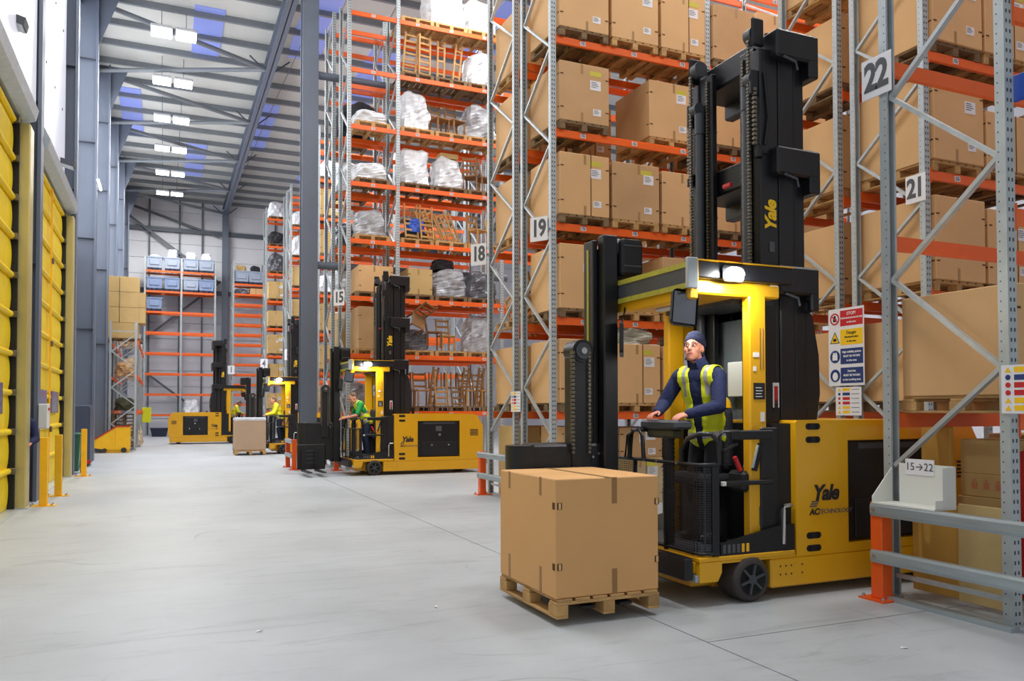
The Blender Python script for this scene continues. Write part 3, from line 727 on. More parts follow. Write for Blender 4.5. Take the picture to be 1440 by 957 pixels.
    m = MB(); m.tube([(.18, .0, 1.15), (.08, .0, 1.15), (.015, .03, 1.15), (-.005, .1, 1.15), (-.005, W-.02, 1.15)], .016, 8); m.tube([(.18, .0, .425), (.08, .0, .425), (.015, .03, .425), (-.005, .1, .425), (-.005, W-.02, .425)], .014, 8)
    for yy in (.48, .97, W-.02): m.box(-.02, .01, yy-.014, yy+.014, .4, 1.15)
    obj('guard_rail', m, K, t)
    obj('corner_post', MB().cbox(.12, .19, -.005, .03, .4, 1.15, .008), K, t)
    for yy in (.6, .8, 1.1, .3): obj('rivet', MB().cyl((-.03, yy, 1.15), (-.018, yy, 1.15), .01, n=8), 'chrome', fg)
    m = MB(); m.tube([(.0, .26, 1.15), (-.005, .25, 1.26), (.02, .2, 1.36), (.07, .1, 1.4), (.14, .03, 1.4), (.18, .0, 1.33), (.185, .0, 1.15)], .021, 10); obj('grab_rail', m, K, t)
    m = MB(); m.tube([(-.01, .82, 1.15), (-.01, .84, 1.36), (-.005, .9, 1.42), (.0, 1.0, 1.42), (.0, 1.08, 1.34), (-.01, 1.06, 1.15)], .02, 10); obj('grab_rail', m, K, t)
    for i in range(3): obj('cable', MB().tube([(-.02, 1.12-.05*i, 1.16), (.02, 1.15-.05*i, 1.36+.02*i), (.06, 1.02-.06*i, 1.44), (.2, .9-.1*i, 1.36)], .01, 6), 'truck_inner', t)
    # --- side arm rest and lower bar
    m = MB(); m.cbox(.32, .76, -.005, .03, 1.35, 1.43, .01); m.tube([(.4, .012, 1.42), (.24, .012, 1.42), (.205, .012, 1.38), (.21, .012, 1.28), (.25, .012, 1.26), (.38, .012, 1.32)], .016, 8); obj('side_arm', m, K, t)
    m = MB(); m.cbox(.26, .76, -.002, .025, .97, 1.01, .008); sb = obj('side_bar', m, K, t); obj('end_cap', MB().cbox(.22, .26, -.004, .027, .972, 1.008, .004), 'tray_white', sb)
    # --- cab pillars, overhead guard
    for y0, y1 in ((.06, .16), (W-.16, W-.06)):
        m = MB(); m.cbox(.56, .745, y0, y1, .4, 2.62, .015); p = obj('cab_pillar', m, Y, t)
        if y0 < .5:
            obj('notice_plate', MB().box(.6, .72, .055, .06, 1.69, 1.83), 'ink', p)
            for i in range(4): obj('notice_line', MB().box(.62, .69-.01*(i % 2), .052, .055, 1.71+i*.025, 1.716+i*.025), 'ink_white', p)
            obj('notice_plate', MB().box(.675, .715, .055, .06, 1.5, 1.58), 'paper', p)
            obj('notice_plate', MB().box(.65, .71, .055, .06, .62, .78), 'ink_grey', p)
            for q in range(2): obj('slit', MB().box(.67+.03*q, .675+.03*q, .054, .06, 1.95, 2.3), 'chair_wood_dark', p)
            for q, zz in enumerate((2.05, 1.93)): obj('paint_chip', MB().box(.6, .66-.03*q, .055, .06, zz, zz+.04), 'ink_white', p)
            obj('rating_mark', MB().add([(.6, .055, 1.4), (.76, .055, 1.4), (.66, .055, 1.47), (.6, .055, 1.47)], [(0, 1, 2, 3)]), Y, p)
    m = MB(); m.cbox(.74, 1.22, W-.1, W-.06, .4, 2.5, .01); sp = obj('cab_side_panel', m, Y, t)
    obj('warning_label', MB().box(.76, .9, W-.106, W-.1, 1.98, 2.26), 'paper', sp)
    obj('warning_triangle', MB().add([(.78, W-.109, 2.1), (.88, W-.109, 2.1), (.83, W-.109, 2.2)], [(0, 1, 2)]), 'ink_grey', sp)
    obj('rear_window', MB().box(.98, .985, .2, W-.2, 1.5, 2.45), 'glass', t)
    obj('document_holder', MB().cbox(.9, .95, .5, .78, 1.72, 2.05, .01), 'tray_white', t)
    m = MB(); m.cbox(-.06, .98, -.02, .06, 2.68, 2.82, .01); og = obj('overhead_guard', m, 'truck_black', t); obj('overhead_guard', MB().cbox(-.06, .98, W-.06, W+.02, 2.68, 2.82, .01), 'truck_black', t)
    m = MB(); m.box(-.06, .98, -.022, .05, 2.82, 2.832); m.cbox(-.1, -.02, -.03, .05, 2.62, 2.84, .01); obj('yellow_edge', m, Y, og)
    m = MB(); m.cbox(-.06, .9, .06, W-.06, 2.56, 2.68, .015); m.cbox(-.1, .0, .0, W, 2.5, 2.62, .015); obj('roof_pan', m, Y, t)
    for i in range(5): obj('roof_slat', MB().box(.1+.16*i, .16+.16*i, .06, W-.06, 2.68, 2.73), 'truck_black', og)
    obj('roof_inner_liner', MB().box(.5, .95, .2, W-.2, 2.52, 2.56), 'truck_grey', t)
    obj('interior_light', MB().cbox(.2, .3, .55, .95, 2.52, 2.55, .01), 'lamp_case', t)
    lp = obj('work_light', MB().cbox(.2, .42, -.07, -.02, 2.66, 2.79, .02), 'truck_grey', t)
    m = MB(); m.ell((.31, -.07, 2.725), (.1, .02, .055), 16, 8); obj('lens', m, 'lens_lit', lp)
    # --- mirrors
    m = MB(); m.cbox(-.11, .11, -.012, .012, -.15, .15, .035, seg=2); mr = obj('mirror', m, 'truck_black', t, (-.12, .04, 2.43), (-.12, .12, -.25))
    obj('mirror_glass', MB().box(-.095, .095, -.015, -.012, -.13, .13), 'mirror', mr)
    obj('mirror_arm', MB().tube([(-.1, .02, 2.66), (-.06, -.02, 2.67), (-.05, -.02, 2.58)], .012, 6), 'truck_black', t)
    m = MB(); m.cbox(-.1, .1, -.012, .012, -.15, .15, .03, seg=2); obj('mirror', m, 'truck_black', t, (-.14, W-.42, 2.25), (.0, .25, 1.0))
    obj('mirror_arm', MB().tube([(.0, W-.4, 2.55), (-.1, W-.42, 2.54), (-.14, W-.42, 2.38)], .012, 6), 'truck_black', t)
    # --- mast: three nested channels on each side
    for s, y0 in ((1, .2), (-1, W-.2)):
        def yy(a, b): return (y0+s*a, y0+s*b) if s > 0 else (y0+s*b, y0+s*a)
        a, b = yy(0, .11); m = MB(); m.cbox(.82, 1.02, a, b, .34, 4.82, .01); m.cbox(1.03, 1.2, a, b, .34, 4.9 if s > 0 else 2.6, .01); m.cbox(1.21, 1.33, a+.01, b-.01, .34, 4.8 if s > 0 else 2.6, .01); ml = obj('mast_channel', m, K, t)
        a, b = yy(-.012, 0)
        if s > 0:
            text('Yale', .17, 'yellow_sign', (.93, y0-.004, 3.32), (0, 0, 1), (-1, 0, 0), ml, 'maker_lettering', bold=.006, shear=.25, ext=.002, space=.92)
            obj('mast_decal', MB().box(.91, .965, y0-.006, y0-.002, 3.0, 3.09), 'ink_grey', ml)
            obj('mast_decal', MB().box(.93, 1.0, y0-.006, y0-.002, 1.62, 1.84), 'paper', ml)
            for q in range(3): obj('decal_mark', MB().box(.945, .985, y0-.008, y0-.006, 1.6+.06*q, 1.69+.06*q), 'red' if q else 'ink', ml)
        else:
            text('Yale', .17, 'yellow_sign', (.93, y0+.004, 3.32), (0, 0, 1), (1, 0, 0), ml, 'maker_lettering', bold=.006, shear=.25, ext=.002, space=.92)
        a, b = yy(.1, .3); m = MB(); m.cbox(.84, .9, a, b, .34, 4.86, .008); obj('mast_inner_plate', m, K, t)
        a, b = yy(.11, .2); m = MB(); m.cyl((.8, (a+b)/2, .4), (.8, (a+b)/2, 4.3), .042, n=14); m.cyl((.8, (a+b)/2, 4.3), (.8, (a+b)/2, 4.5), .05, n=14); obj('lift_cylinder', m, 'truck_grey', t)
        a, b = yy(.06, .15); m = MB(); m.cyl((.83, a, 4.96), (.83, b, 4.96), .075, n=18); m.cyl((.79, a-.02, 4.55), (.79, b-.02, 4.55), .06, n=18); obj('chain_pulley', m, 'truck_grey', t)
        a, b = yy(.02, .06); m = MB(); m.cbox(.76, .9, a, b, 4.84, 5.1, .02); obj('pulley_bracket', m, K, t); obj('pulley_bracket', MB().cbox(.74, .84, a, b, 4.4, 4.62, .01), K, t)
        c = y0+s*.075; chain_part('lift_chain', (.755, c, 2.9), (.755, c, 4.9), t, .035)
        c = y0+s*.24; chain_part('lift_chain', (.83, c, 2.8), (.83, c, 4.8), t, .03)
        c = y0+s*.02; m = MB()
        for i in range(13): m.box(.76, .79, c-.012, c+.02, 3.95+i*.04, 3.975+i*.04)
        obj('hose_coil', m, 'chain', t)
        obj('hydraulic_hose', MB().tube([(.86, c-s*.03, 4.6), (.9, c-s*.04, 4.2), (.86, c-s*.035, 3.95)], .012, 6), 'truck_inner', t)
        m = MB(); m.cyl((.8, c-s*.02, 3.83), (.8, c-s*.02, 3.9), .035, n=10); m.cbox(.78, .92, c-.03, c+.03, 3.86, 3.94, .01); obj('valve_block', m, 'truck_black', t)
        for q in range(4): obj('top_nut', MB().cyl((.9+.07*q, y0+s*.08, 4.95), (.9+.07*q, y0+s*.08, 5.0), .022, n=8), 'truck_grey', t)
    for z0, x1 in ((4.73, 1.42), (3.68, 1.43), (2.62, 1.4)):
        m = MB(); m.cbox(.93, x1, .1, W-.1, z0, z0+.25, .02); cm = obj('mast_cross_member', m, K, t)
        m = MB(); m.cbox(1.3, x1-.005, .1, W-.1, z0-.14, z0+.03, .015); obj('rear_tie', m, K, cm)
        obj('hose_clamp', MB().tube([(1.0, .1, z0-.0), (1.14, .1, z0-.03), (1.16, .1, z0-.1)], .012, 6), 'truck_grey', cm)
    obj('red_valve_handle', MB().cbox(.76, .8, .55, .66, 3.66, 3.7, .008), 'red', t)
    m = MB(); m.prism([(1.28, 1.51), (1.46, 1.51), (1.5, 1.75), (1.49, 2.1), (1.42, 2.45), (1.28, 2.6)], 'y', .22, W-.22); obj('mast_rear_shroud', m, 'truck_inner', t)
    # --- seat and controls
    m = MB(); m.cbox(.6, .72, .45, .95, 1.05, 1.62, .05, seg=2); st = obj('seat', m, 'fabric_black', t)
    obj('seat_cushion', MB().cbox(.38, .7, .42, .98, .92, 1.03, .04, seg=2), 'fabric_black', st)
    obj('seat_base', MB().cbox(.45, .68, .5, .9, .41, .92, .02), 'truck_inner', st)
    m = MB(); m.cbox(.05, .24, .32, .88, 1.38, 1.46, .02); cs = obj('control_console', m, 'truck_grey', t, (0, .1, .05))
    m = MB(); m.cbox(.07, .2, .4, .8, 1.3, 1.38, .02); obj('console_underside', m, 'olive', cs)
    obj('steering_column', MB().lathe([(.05+.008*(i % 2), -.02*i) for i in range(24)]+[(.05, -.95)], (.12, .62, 1.36), (0, 0, 1), 16), 'truck_inner', t)
    m = MB(); m.cbox(.02, .1, .9, 1.1, 1.4, 1.43, .01); obj('side_lever', m, 'truck_inner', t)
    m = MB(); m.obox((.62, .1, 1.2), (.015, .08, .12), Euler((0, .3, 0)).to_matrix()); dsp = obj('display', m, 'truck_inner', t)
    m = MB(); m.obox((.603, .1, 1.205), (.003, .065, .1), Euler((0, .3, 0)).to_matrix()); obj('screen', m, 'screen', dsp)
    obj('red_lever', MB().bar((.46, .14, 1.2), (.52, .14, 1.08), .03, .03), 'red', t)
    obj('side_console', MB().cbox(.5, .74, .08, .3, .9, 1.08, .03), 'truck_inner', t)
    # --- transverse guide frame and turret
    m = MB(); m.cbox(-.14, -.08, -.04, W+.12, 2.6, 2.8, .006); gr = obj('guide_rail', m, 'truck_grey', t)
    for z in (2.775, 2.605): obj('rail_strip', MB().box(-.146, -.14, -.03, W+.1, z-.022, z+.022), 'olive_yellow', gr)
    obj('rail_end', MB().cbox(-.16, -.06, -.07, -.03, 2.58, 2.83, .006), 'galv', gr)
    obj('lower_rail', MB().cbox(-.14, -.06, .02, W, .22, .4, .01), K, t)
    m = MB(); m.cbox(-.3, -.15, 1.02, 1.14, .3, 3.22, .012); m.cbox(-.36, -.31, 1.12, 1.3, .3, 3.18, .008); m.box(-.31, -.14, 1.14, 1.28, .3, 3.1); ax = obj('turret_mast', m, K, t)
    obj('mast_strip', MB().box(-.363, -.36, 1.2, 1.235, .5, 3.1), 'olive_yellow', ax)
    m = MB(); m.cbox(-.13, .12, 1.0, 1.36, 2.84, 3.2, .04, seg=2); mc = obj('motor_cover', m, K, t)
    for z in (2.93, 3.12): obj('cover_rib', MB().cbox(-.1, .09, .993, 1.0, z, z+.015, .002), 'truck_grey', mc)
    # chain column of the turret
    m = MB(); m.cbox(-.6, -.4, 1.07, 1.25, .9, 2.1, .02); m.cyl((-.5, 1.06, 2.14), (-.5, 1.25, 2.14), .105, n=22); cc = obj('turret_carriage', m, K, t)
    chain_part('lift_chain', (-.6, 1.075, 1.2), (-.6, 1.075, 2.14), cc, .05, .035); chain_part('lift_chain', (-.44, 1.06, 1.2), (-.44, 1.06, 2.14), cc, .04, .035)
    obj('pulley', MB().cyl((-.5, 1.045, 2.14), (-.5, 1.06, 2.14), .075, n=20), 'truck_grey', cc); obj('pulley_nut', MB().cyl((-.5, 1.03, 2.14), (-.5, 1.045, 2.14), .03, n=10), 'chrome', cc)
    m = MB(); m.cbox(-1.0, -.12, 1.1, 1.36, .35, 1.3, .03, seg=2); th = obj('turret_head', m, K, t)
    m = MB(); m.cyl((-1.0, 1.27, .4), (-1.0, 1.27, 1.28), .17, n=20); obj('rotating_joint', m, K, th)
    for xx, zz in ((-.32, 1.2), (-.38, 1.17), (-.25, 1.22), (-.44, 1.1)): obj('bolt', MB().cyl((xx, 1.09, zz), (xx, 1.1, zz), .012, n=6), 'chrome', th)
    m = MB(); m.cbox(-1.2, -.5, 1.05, 1.1, .12, .75, .02); fc = obj('fork_carriage', m, 'truck_black', t)
    for q in range(4): obj('carriage_rib', MB().cbox(-1.08, -.66, 1.04, 1.05, .28+.1*q, .295+.1*q, .002), 'truck_grey', fc)
    for xx in (-1.05, -.72):
        m = MB(); m.prism([(-.02, .105), (1.05, .08), (1.05, .12), (-.02, .125)], 'x', xx-.055, xx+.055); m.box(xx-.055, xx+.055, 1.0, 1.05, .08, .6); obj('fork', m, 'truck_inner', t)
    return t
mat('lens_lit', (255, 255, 255), .3, emit=40)
mat('olive_yellow', (168, 162, 58), .45, var=.12, vscale=20)
T1 = make_truck()
SN = snapshot(T1)
trucks = [(T1, (4.0, 5.35, 0), 0)]
for loc, rz in (((4.25, 19.35, 0), 0), ((3.55, 30.25, 0), 0), ((3.55, 42.4, 0), PI)):
    trucks.append((copy_tree(SN), loc, rz))
for (t, loc, rz), lb in zip(trucks, ('yellow and black turret truck carrying the big carton load in front', 'yellow turret truck with empty forks, driver in green shirt, behind orange barrier', 'yellow turret truck half hidden behind the free-standing column', 'yellow turret truck facing into the racks, near the back wall')):
    t.location = loc; t.rotation_euler = (0, 0, rz); t['label'] = lb; t['group'] = 'turret trucks'
# beams of the work lights
for (t, loc, rz) in trucks:
    s = 1 if rz == 0 else -1
    a = area(loc[0]+s*.3, loc[1]-s*.12, 2.7, .18, .1, 14, (PI/2-.6, 0, 0 if s > 0 else PI), name='work_light_beam')
    area(loc[0]+s*.3, loc[1]+s*.7, 2.5, .3, .3, 5, name='cab_light')

# load of the first truck
LX, LY, LZ = 3.115, 5.84, .055
pallet('weathered wooden pallet on the forks of the nearest truck', LX, LY, LZ, .9, 1.08, 'pallet_wood', None)
def load_box():
    w, d, h = .9, 1.06, .885
    t = thing('cardboard_box', 'large brown double-wall carton on a pallet carried by the nearest truck', 'box', (LX, LY, LZ+.146))
    me = MB().cbox(-w/2, w/2, -d/2, d/2, 0, h, .007); obj('body', me, 'load_card', t)
    obj('top_seam', MB().box(-.004, .004, -d/2+.01, d/2-.01, h, h+.002), 'slot', t)
    obj('tape', MB().box(-.03, .03, -d/2, d/2, h+.0005, h+.0015), 'tape', t)
    for z0, z1 in ((h-.2, h), (0, .19)): obj('tape', MB().box(.03, .075, -d/2-.002, -d/2, z0, z1), 'tape_dark', t)
    for y in (.33, -.27):
        obj('tape', MB().box(-w/2-.002, -w/2, y-.018, y+.018, h-.14, h), 'tape_dark', t); obj('tape', MB().box(-w/2-.002, -w/2, y-.018, y+.018, 0, .2), 'tape_dark', t)
    for z in (.21, .66):
        for x in (-w/2+.012, w/2-.035):
            s = obj('corner_slot', MB().box(x, x+.04, -d/2-.003, -d/2, z, z+.05), 'slot', t); obj('slot_flap', MB().box(x+.012, x+.03, -d/2-.004, -d/2-.003, z+.003, z+.047), 'carton_light', s)
        obj('corner_slot', MB().box(-w/2-.003, -w/2, -d/2+.012, -d/2+.05, z, z+.05), 'slot', t)
mat('load_card', (222, 170, 110), .72, var=.03, vscale=1.2, bump=.02, bscale=6)
mat('tape_dark', (154, 112, 66), .35)
mat('carton_light', (226, 190, 134), .8)
load_box()
# wrapped load of the third truck
pallet_simple('small pallet under the wrapped load of the third truck', 2.85, 30.4, .03, 1.05, 1.0, 'pallet_wood', None)
t = thing('wrapped_load', 'brown cartons under clear film on pallet beside the third truck', 'load', (2.85, 30.4, .175))
obj('carton_stack', MB().cbox(-.52, .52, -.48, .48, 0, 1.15, .02), 'cardboard_b', t)
obj('film_cap', MB().cbox(-.53, .53, -.49, .49, 1.05, 1.165, .02), 'wrap_white', t)
obj('film', MB().cbox(-.535, .535, -.495, .495, 0, 1.05, .03), 'film', t)


for o in kids(trucks[3][0]):
    if o.name.startswith('cab_side_panel'):
        for k in kids(o): bpy.data.objects.remove(k)
        bpy.data.objects.remove(o)
# ================================================================== goods of the far racks
def lump_mesh(w, d, h, seed, mt, taper=.15, amp=.06, nu=22, nv=12):
    def f():
        rnd = random.Random(seed); m = MB(); ph = [rnd.uniform(0, 6.28) for _ in range(8)]; vs = []
        for j in range(nv+1):
            z = j/nv; s = 1-taper*z**2
            if z > .86: s *= 1-.35*((z-.86)/.14)**2
            for i in range(nu):
                a = 2*PI*i/nu; c, sn = math.cos(a), math.sin(a)
                k = (abs(c)**5+abs(sn)**5)**(-1/5)
                r = 1+amp*(math.sin(3*a+ph[0]+5*z)+math.sin(5*a+ph[1]-7*z)+.7*math.sin(9*a+ph[2]+11*z)+.6*rnd.uniform(-1, 1))
                vs.append((w/2*c*k*s*r, d/2*sn*k*s*r, max(0, h*z*(1+amp*.8*math.sin(2*a+ph[3])*z))))
        fs = []
        for j in range(nv): fs += bridge(nu, j*nu, (j+1)*nu)
        m.add(vs, fs, 0, False); m.add(vs[:nu], [tuple(range(nu))[::-1]]); m.add(vs[-nu:], [tuple(range(nu))], 0)
        return m.mesh('wrapped_bundle', mt)
    return cached(('lump', w, d, h, seed, mt), f)
def bundle(label, x, y, z, w, d, h, seed, mt, group, name='wrapped_bundle', **k):
    return tag(link(name, lump_mesh(w, d, h, seed, mt, **k), None, (x, y, z)), label, 'bundle', group)
def chair_meshes(mt):
    def seat(): 
        m = MB(); m.cbox(-.22, .22, -.22, .22, .42, .46, .01); return m.mesh('seat_frame', mt)
    def leg(): return MB().bar((0, 0, 0), (0, 0, .44), .04, .04).mesh('leg', mt)
    def bk(): return MB().bar((0, 0, 0), (0, .1, .52), .035, .045).mesh('back_post', mt)
    def sl(): return MB().cbox(-.2, .2, -.012, .012, -.03, .03, .005).mesh('back_slat', mt)
    return [cached((n, mt), f) for n, f in (('cs', seat), ('cl', leg), ('cb', bk), ('csl', sl))]
def chair(label, x, y, z, rot, mt, group):
    t = thing('chair_frame', label, 'chair', (x, y, z), 0, group); t.rotation_euler = rot
    s, l, b, q = chair_meshes(mt)
    link('seat_frame', s, t)
    for a in (-.19, .19):
        for c in (-.19, .19): link('leg', l, t, (a, c, 0))
        link('back_post', b, t, (a, .2, .44))
    for i in range(3): link('back_slat', q, t, (0, .225+.03*i, .56+.17*i))
    return t
def slat_frame(label, x, y, z, w, h, n, rot, mt, group):
    t = thing('slatted_frame', label, 'frame', (x, y, z), 0, group); t.rotation_euler = rot
    a = cached(('sfa', h, mt), lambda: MB().box(-.025, .025, -.02, .02, 0, h).mesh('side_rail', mt)); c = cached(('sfs', w, mt), lambda: MB().box(-w/2, w/2, -.012, .012, -.025, .025).mesh('slat', mt))
    for s in (-1, 1): link('side_rail', a, t, (s*w/2, 0, 0))
    for i in range(n): link('slat', c, t, (0, 0, h*(i+.5)/n))
    return t
LN15 = ['on the lowest beam', 'at cab roof height', 'beside the row 15 sign', 'above the row 15 sign', 'at the middle height', 'under the upper tie tube', 'just below the top beam', 'on the very top beam']
YF = 21.85
def p15(k, x, w=.95): pallet_simple('furniture rack pallet %s, %s' % ({5.17: 'in the narrow end bay', 6.42: 'next to the wide bay upright', 7.42: 'mid wide bay', 8.4: 'at the wide bay far end'}[x], LN15[k]), x, YF, LV[k], w, 1.1, 'pallet_wood' if k % 2 else 'pallet_dark', 'pallets of the furniture rack')
S1, A, B, C = 5.17, 6.42, 7.42, 8.4
PZ = .145
for k in range(8):
    for x in (A, B, C): p15(k, x)
for k in (1, 2, 3, 4, 5): p15(k, S1)
W, G, D_ = 'wrap_white', 'wrap_grey', 'wrap_dark'
gW = 'wrapped bundles of the furniture rack'
for lb, k, x, w, d, h, sd, mt in (
    ('pile of bright white wrapped bags on the very top beam', 7, 7.3, 1.15, 1.0, 1.3, 1, W), ('green-tinged white wrapped bundle on the top beam', 7, C, .95, 1., 1.0, 2, W),
    ('white wrapped bundle at the right of the beam below the top', 6, C, .8, .9, 1.02, 3, W), ('tall white film-wrapped stack beside an upright near the upper tie tube', 5, A, .8, .9, 1.12, 4, W),
    ('loose clear-wrapped bundle near the upper tie tube beside brown chairs', 5, C, .95, 1., 1.0, 5, G), ('square white shrink-wrapped block at the middle height', 4, A, .84, .9, 1.05, 6, W),
    ('white wrapped bundle under a yellow piece at the middle height', 4, B, .82, .9, .92, 7, W), ('silver and dark wrapped sofa level with the row 15 sign', 2, B, 1.0, 1., .78, 8, G),
    ('dark wrapped sofa level with the row 15 sign', 2, C, .95, 1., .78, 9, D_), ('clear-wrapped crate at cab roof height', 1, C, .82, .9, 1.05, 10, G),
    ('white wrapped chairs in the narrow end bay at the middle height', 4, S1, .9, .9, .5, 11, W), ('white wrapped goods in the narrow end bay near the upper tie tube', 5, S1, .9, .9, .4, 12, W),
    ('dark bundle lying behind the wrapped goods of the narrow end bay', 5, S1-.05, .8, .3, .85, 13, 'fabric_black'), ('black upholstery piled on the silver wrapped sofa', 2, B-.1, .6, .6, .3, 14, 'fabric_black'),
    ('dark wrapped furniture at the left of cab roof height', 1, A, .8, .8, .6, 15, D_), ('grey wrapped bundle in the narrow end bay above the sign', 3, S1, .8, .8, .75, 16, G)):
    z = LV[k]+PZ
    if 'piled' in lb: z += .8
    bundle(lb, x, YF-(.0 if 'behind' not in lb else -.55), z, w, d, h, sd, mt, gW)
carton('orange-brown carton with red mark in the narrow end bay by the row 15 sign', S1+.1, YF, LV[2]+PZ, .95, 1., .72, 'cardboard', 3, 0, 'cartons of the furniture rack')
carton('tall film-wrapped carton in the narrow end bay at cab roof height', S1+.1, YF, LV[1]+PZ, .95, 1., 1.15, 'cardboard_b', 2, 0, 'cartons of the furniture rack')
carton('tan carton at the left beside the silver wrapped sofa', A+.1, YF, LV[2]+PZ, .7, 1., .72, 'carton', 3, 0, 'cartons of the furniture rack')
carton('small yellow-tan carton lying on a white wrapped bundle', B+.05, YF, LV[4]+PZ+.93, .55, .4, .14, 'carton', 3, 0, 'cartons of the furniture rack', rich=False)
CW = 'chair_wood'; CD = 'chair_wood_dark'
gC = {6: 'chair frames below the top beam', 5: 'chair frames near the upper tie tube', 4: 'chair frames at the middle height', 3: 'chair frames above the row 15 sign', 1: 'stools at cab roof height', 0: 'chair frames on the lowest beam'}
def ch15(k, x, dz, rot, mt, lb, dy=-.2): chair(lb, x, YF+dy, LV[k]+PZ+dz, rot, mt, gC[k])
for i, x in enumerate((A-.2, A+.25)): slat_frame('pale upright slatted frame on the beam below the top', x, YF-.35, LV[6]+PZ, .36, 1.15, 7, (0.1, .05-.1*i, .3*i), CW, gC[6])
for i, x in enumerate((B-.25, B+.2)): slat_frame('narrow upright wooden frame on the beam below the top, in a pair', x, YF-.3, LV[6]+PZ, .2, 1.1, 3, (.06, .08*i, .2*i), CW, gC[6])
for x in (B-.25, B+.23): ch15(5, x, 0, (0, 0, .3), CD, 'brown chair frame between the wrapped goods near the upper tie tube')
for i, x in enumerate((C-.25, C+.2)): ch15(4, x, 0, (0, .1*i, 2.6-i), CD, 'brown chair frame at the middle height beside a wrapped bundle')
for x in (A-.2, A+.25): ch15(3, x, .98, (PI, 0, .2), CW, 'wooden chair frame turned upside down on blue cloth')
obj_b = bundle('blue cloth under the upturned chairs', A, YF-.3, LV[3]+PZ+.2, .5, .3, .4, 21, 'blue', gW)
bundle('brown padding under the blue cloth', A, YF-.1, LV[3]+PZ, .8, .7, .22, 22, 'olive', gW)
for i, x in enumerate((B-.5, B-.3, B+.1, B+.25)): slat_frame('wooden slatted frame leaning askew above the row 15 sign', x, YF-.3+.04*i, LV[3]+PZ, .3, .95, 5, (.05, -.45, .1), CW, gC[3])
ch15(3, C-.05, 0, (0, 0, .4), CW, 'single wooden chair frame standing above the row 15 sign')
slat_frame('pale board frame standing at the right above the row 15 sign', C+.35, YF-.3, LV[3]+PZ, .12, .8, 9, (0, -.2, 0), 'carton', gC[3])
ch15(1, B-.05, 0, (0, 0, .1), CW, 'wooden stool-like chair frame standing at cab roof height')
ch15(1, A-.15, .66, (1.2, .4, .3), CD, 'dark chair frame tipped over at cab roof height')
ch15(1, A+.6, .1, (0, 0, 1.2), CD, 'dark chair frame upright at cab roof height')
for i, x in enumerate((A-.22, A+.25, B-.3, B+.17, C-.35, C+.1)):
    chair('wooden chair frame in the row on the lowest beam', x, YF-.25+.02*(i % 2), LV[0]+PZ+(.96 if i in (2, 3) else 0), (PI if i in (2, 3) else 0, 0, .06*i), CW if i % 3 else CD, gC[0])
    if i in (1, 3, 4): slat_frame('narrow wooden slatted frame between chair frames on the lowest beam', x+.2, YF-.4, LV[0]+PZ, .16, 1.1, 6, (.08, .1, .2), CD, gC[0])
# ends of rows behind the furniture rack: one bundle or carton in each end slot
def end_goods(rowname, x, y, spec, nm):
    for k, kind in spec:
        z = LV[k]
        lv = ['on the lowest beam', 'at cab roof height', 'above cab roof height', 'a little below middle height', 'at the middle height', 'a little above middle height', 'just below the top', 'on top'][k]
        pallet_simple('wooden pallet of %s %s' % (rowname, lv), x, y, z, .95, 1.05, 'pallet_dark', 'pallets of '+nm)
        if kind == 'c': carton('tan carton of %s %s' % (rowname, lv), x, y, z+PZ, .92, 1.0, .85+.1*(k % 3), 'carton', k, 0, 'cartons of '+nm)
        else: bundle('%s bundle of %s %s' % ({'w': 'white', 'g': 'grey', 'd': 'dark', 'k': 'black'}[kind], rowname, lv), x, y, z+PZ, .9, 1., .7+.15*(k % 3), 30+k, {'w': W, 'g': G, 'd': D_, 'k': 'fabric_black'}[kind], 'bundles of '+nm)
end_goods('the row behind the furniture rack', 4.98, 23.35, ((0, 'g'), (1, 'c'), (2, 'w'), (3, 'd'), (4, 'w'), (5, 'k')), 'the row behind the furniture rack')
end_goods('the middle-distance row', 6.15, 32.78, ((0, 'c'), (1, 'c'), (2, 'c'), (3, 'w'), (4, 'c'), (5, 'c'), (6, 'w')), 'the middle-distance row')
end_goods('the row past the middle distance', 6.15, 34.25, ((0, 'c'), (1, 'w'), (2, 'g'), (3, 'w'), (4, 'c'), (5, 'k')), 'the row past the middle distance')
end_goods('the row left of the column', 6.35, 41.75, ((0, 'c'), (1, 'c'), (2, 'w'), (3, 'c'), (4, 'c'), (5, 'w'), (6, 'w')), 'the row left of the column')
end_goods('the far row with dark bundles', 5.8, 47.0, ((0, 'c'), (1, 'c'), (2, 'c'), (3, 'c'), (4, 'c'), (5, 'd'), (6, 'k'), (7, 'w')), 'the far row with dark bundles')
# floor-level goods and more behind rows 18/19
for i, (x, y, w, d, h) in enumerate(((6.42, 12.2, .9, 1., .8), (7.5, 12.2, .95, 1., .78), (8.4, 12.2, .8, 1., .75), (6.42, 13.8, .95, 1., 1.3), (9.5, 12.2, .95, 1., .8), (10.6, 12.2, .95, 1., .7))):
    carton(('low brown carton on the floor under row 19 by the end upright', 'low brown carton on the floor in the middle under row 19', 'small brown carton on the floor under row 19 near the second upright', 'tall brown carton on the floor under row 18 by the end upright', 'brown carton on the floor under row 19 past the second upright', 'low brown carton on the floor under row 19 in its second bay')[i], x, y, 0, w, d, h, 'carton', i, 0, 'cartons on the floor under the racks')
    if i < 3: carton(('upper brown carton stacked on the low one by the end upright', 'upper brown carton stacked on the low one in the middle', 'upper small brown carton stacked near the second upright')[i], x+.05, y, h, w*.9, d*.9, .52, 'cardboard_b', i+1, 0, 'cartons on the floor under the racks')
for i in range(5): slat_frame('pale wooden slatted frame leaning in row 18 at cab roof height', X0+.4+.12*i, 13.75, LV[1]+PZ, .9, .85, 6, (.0, .5, PI/2), CW, 'slatted frames of row 18')
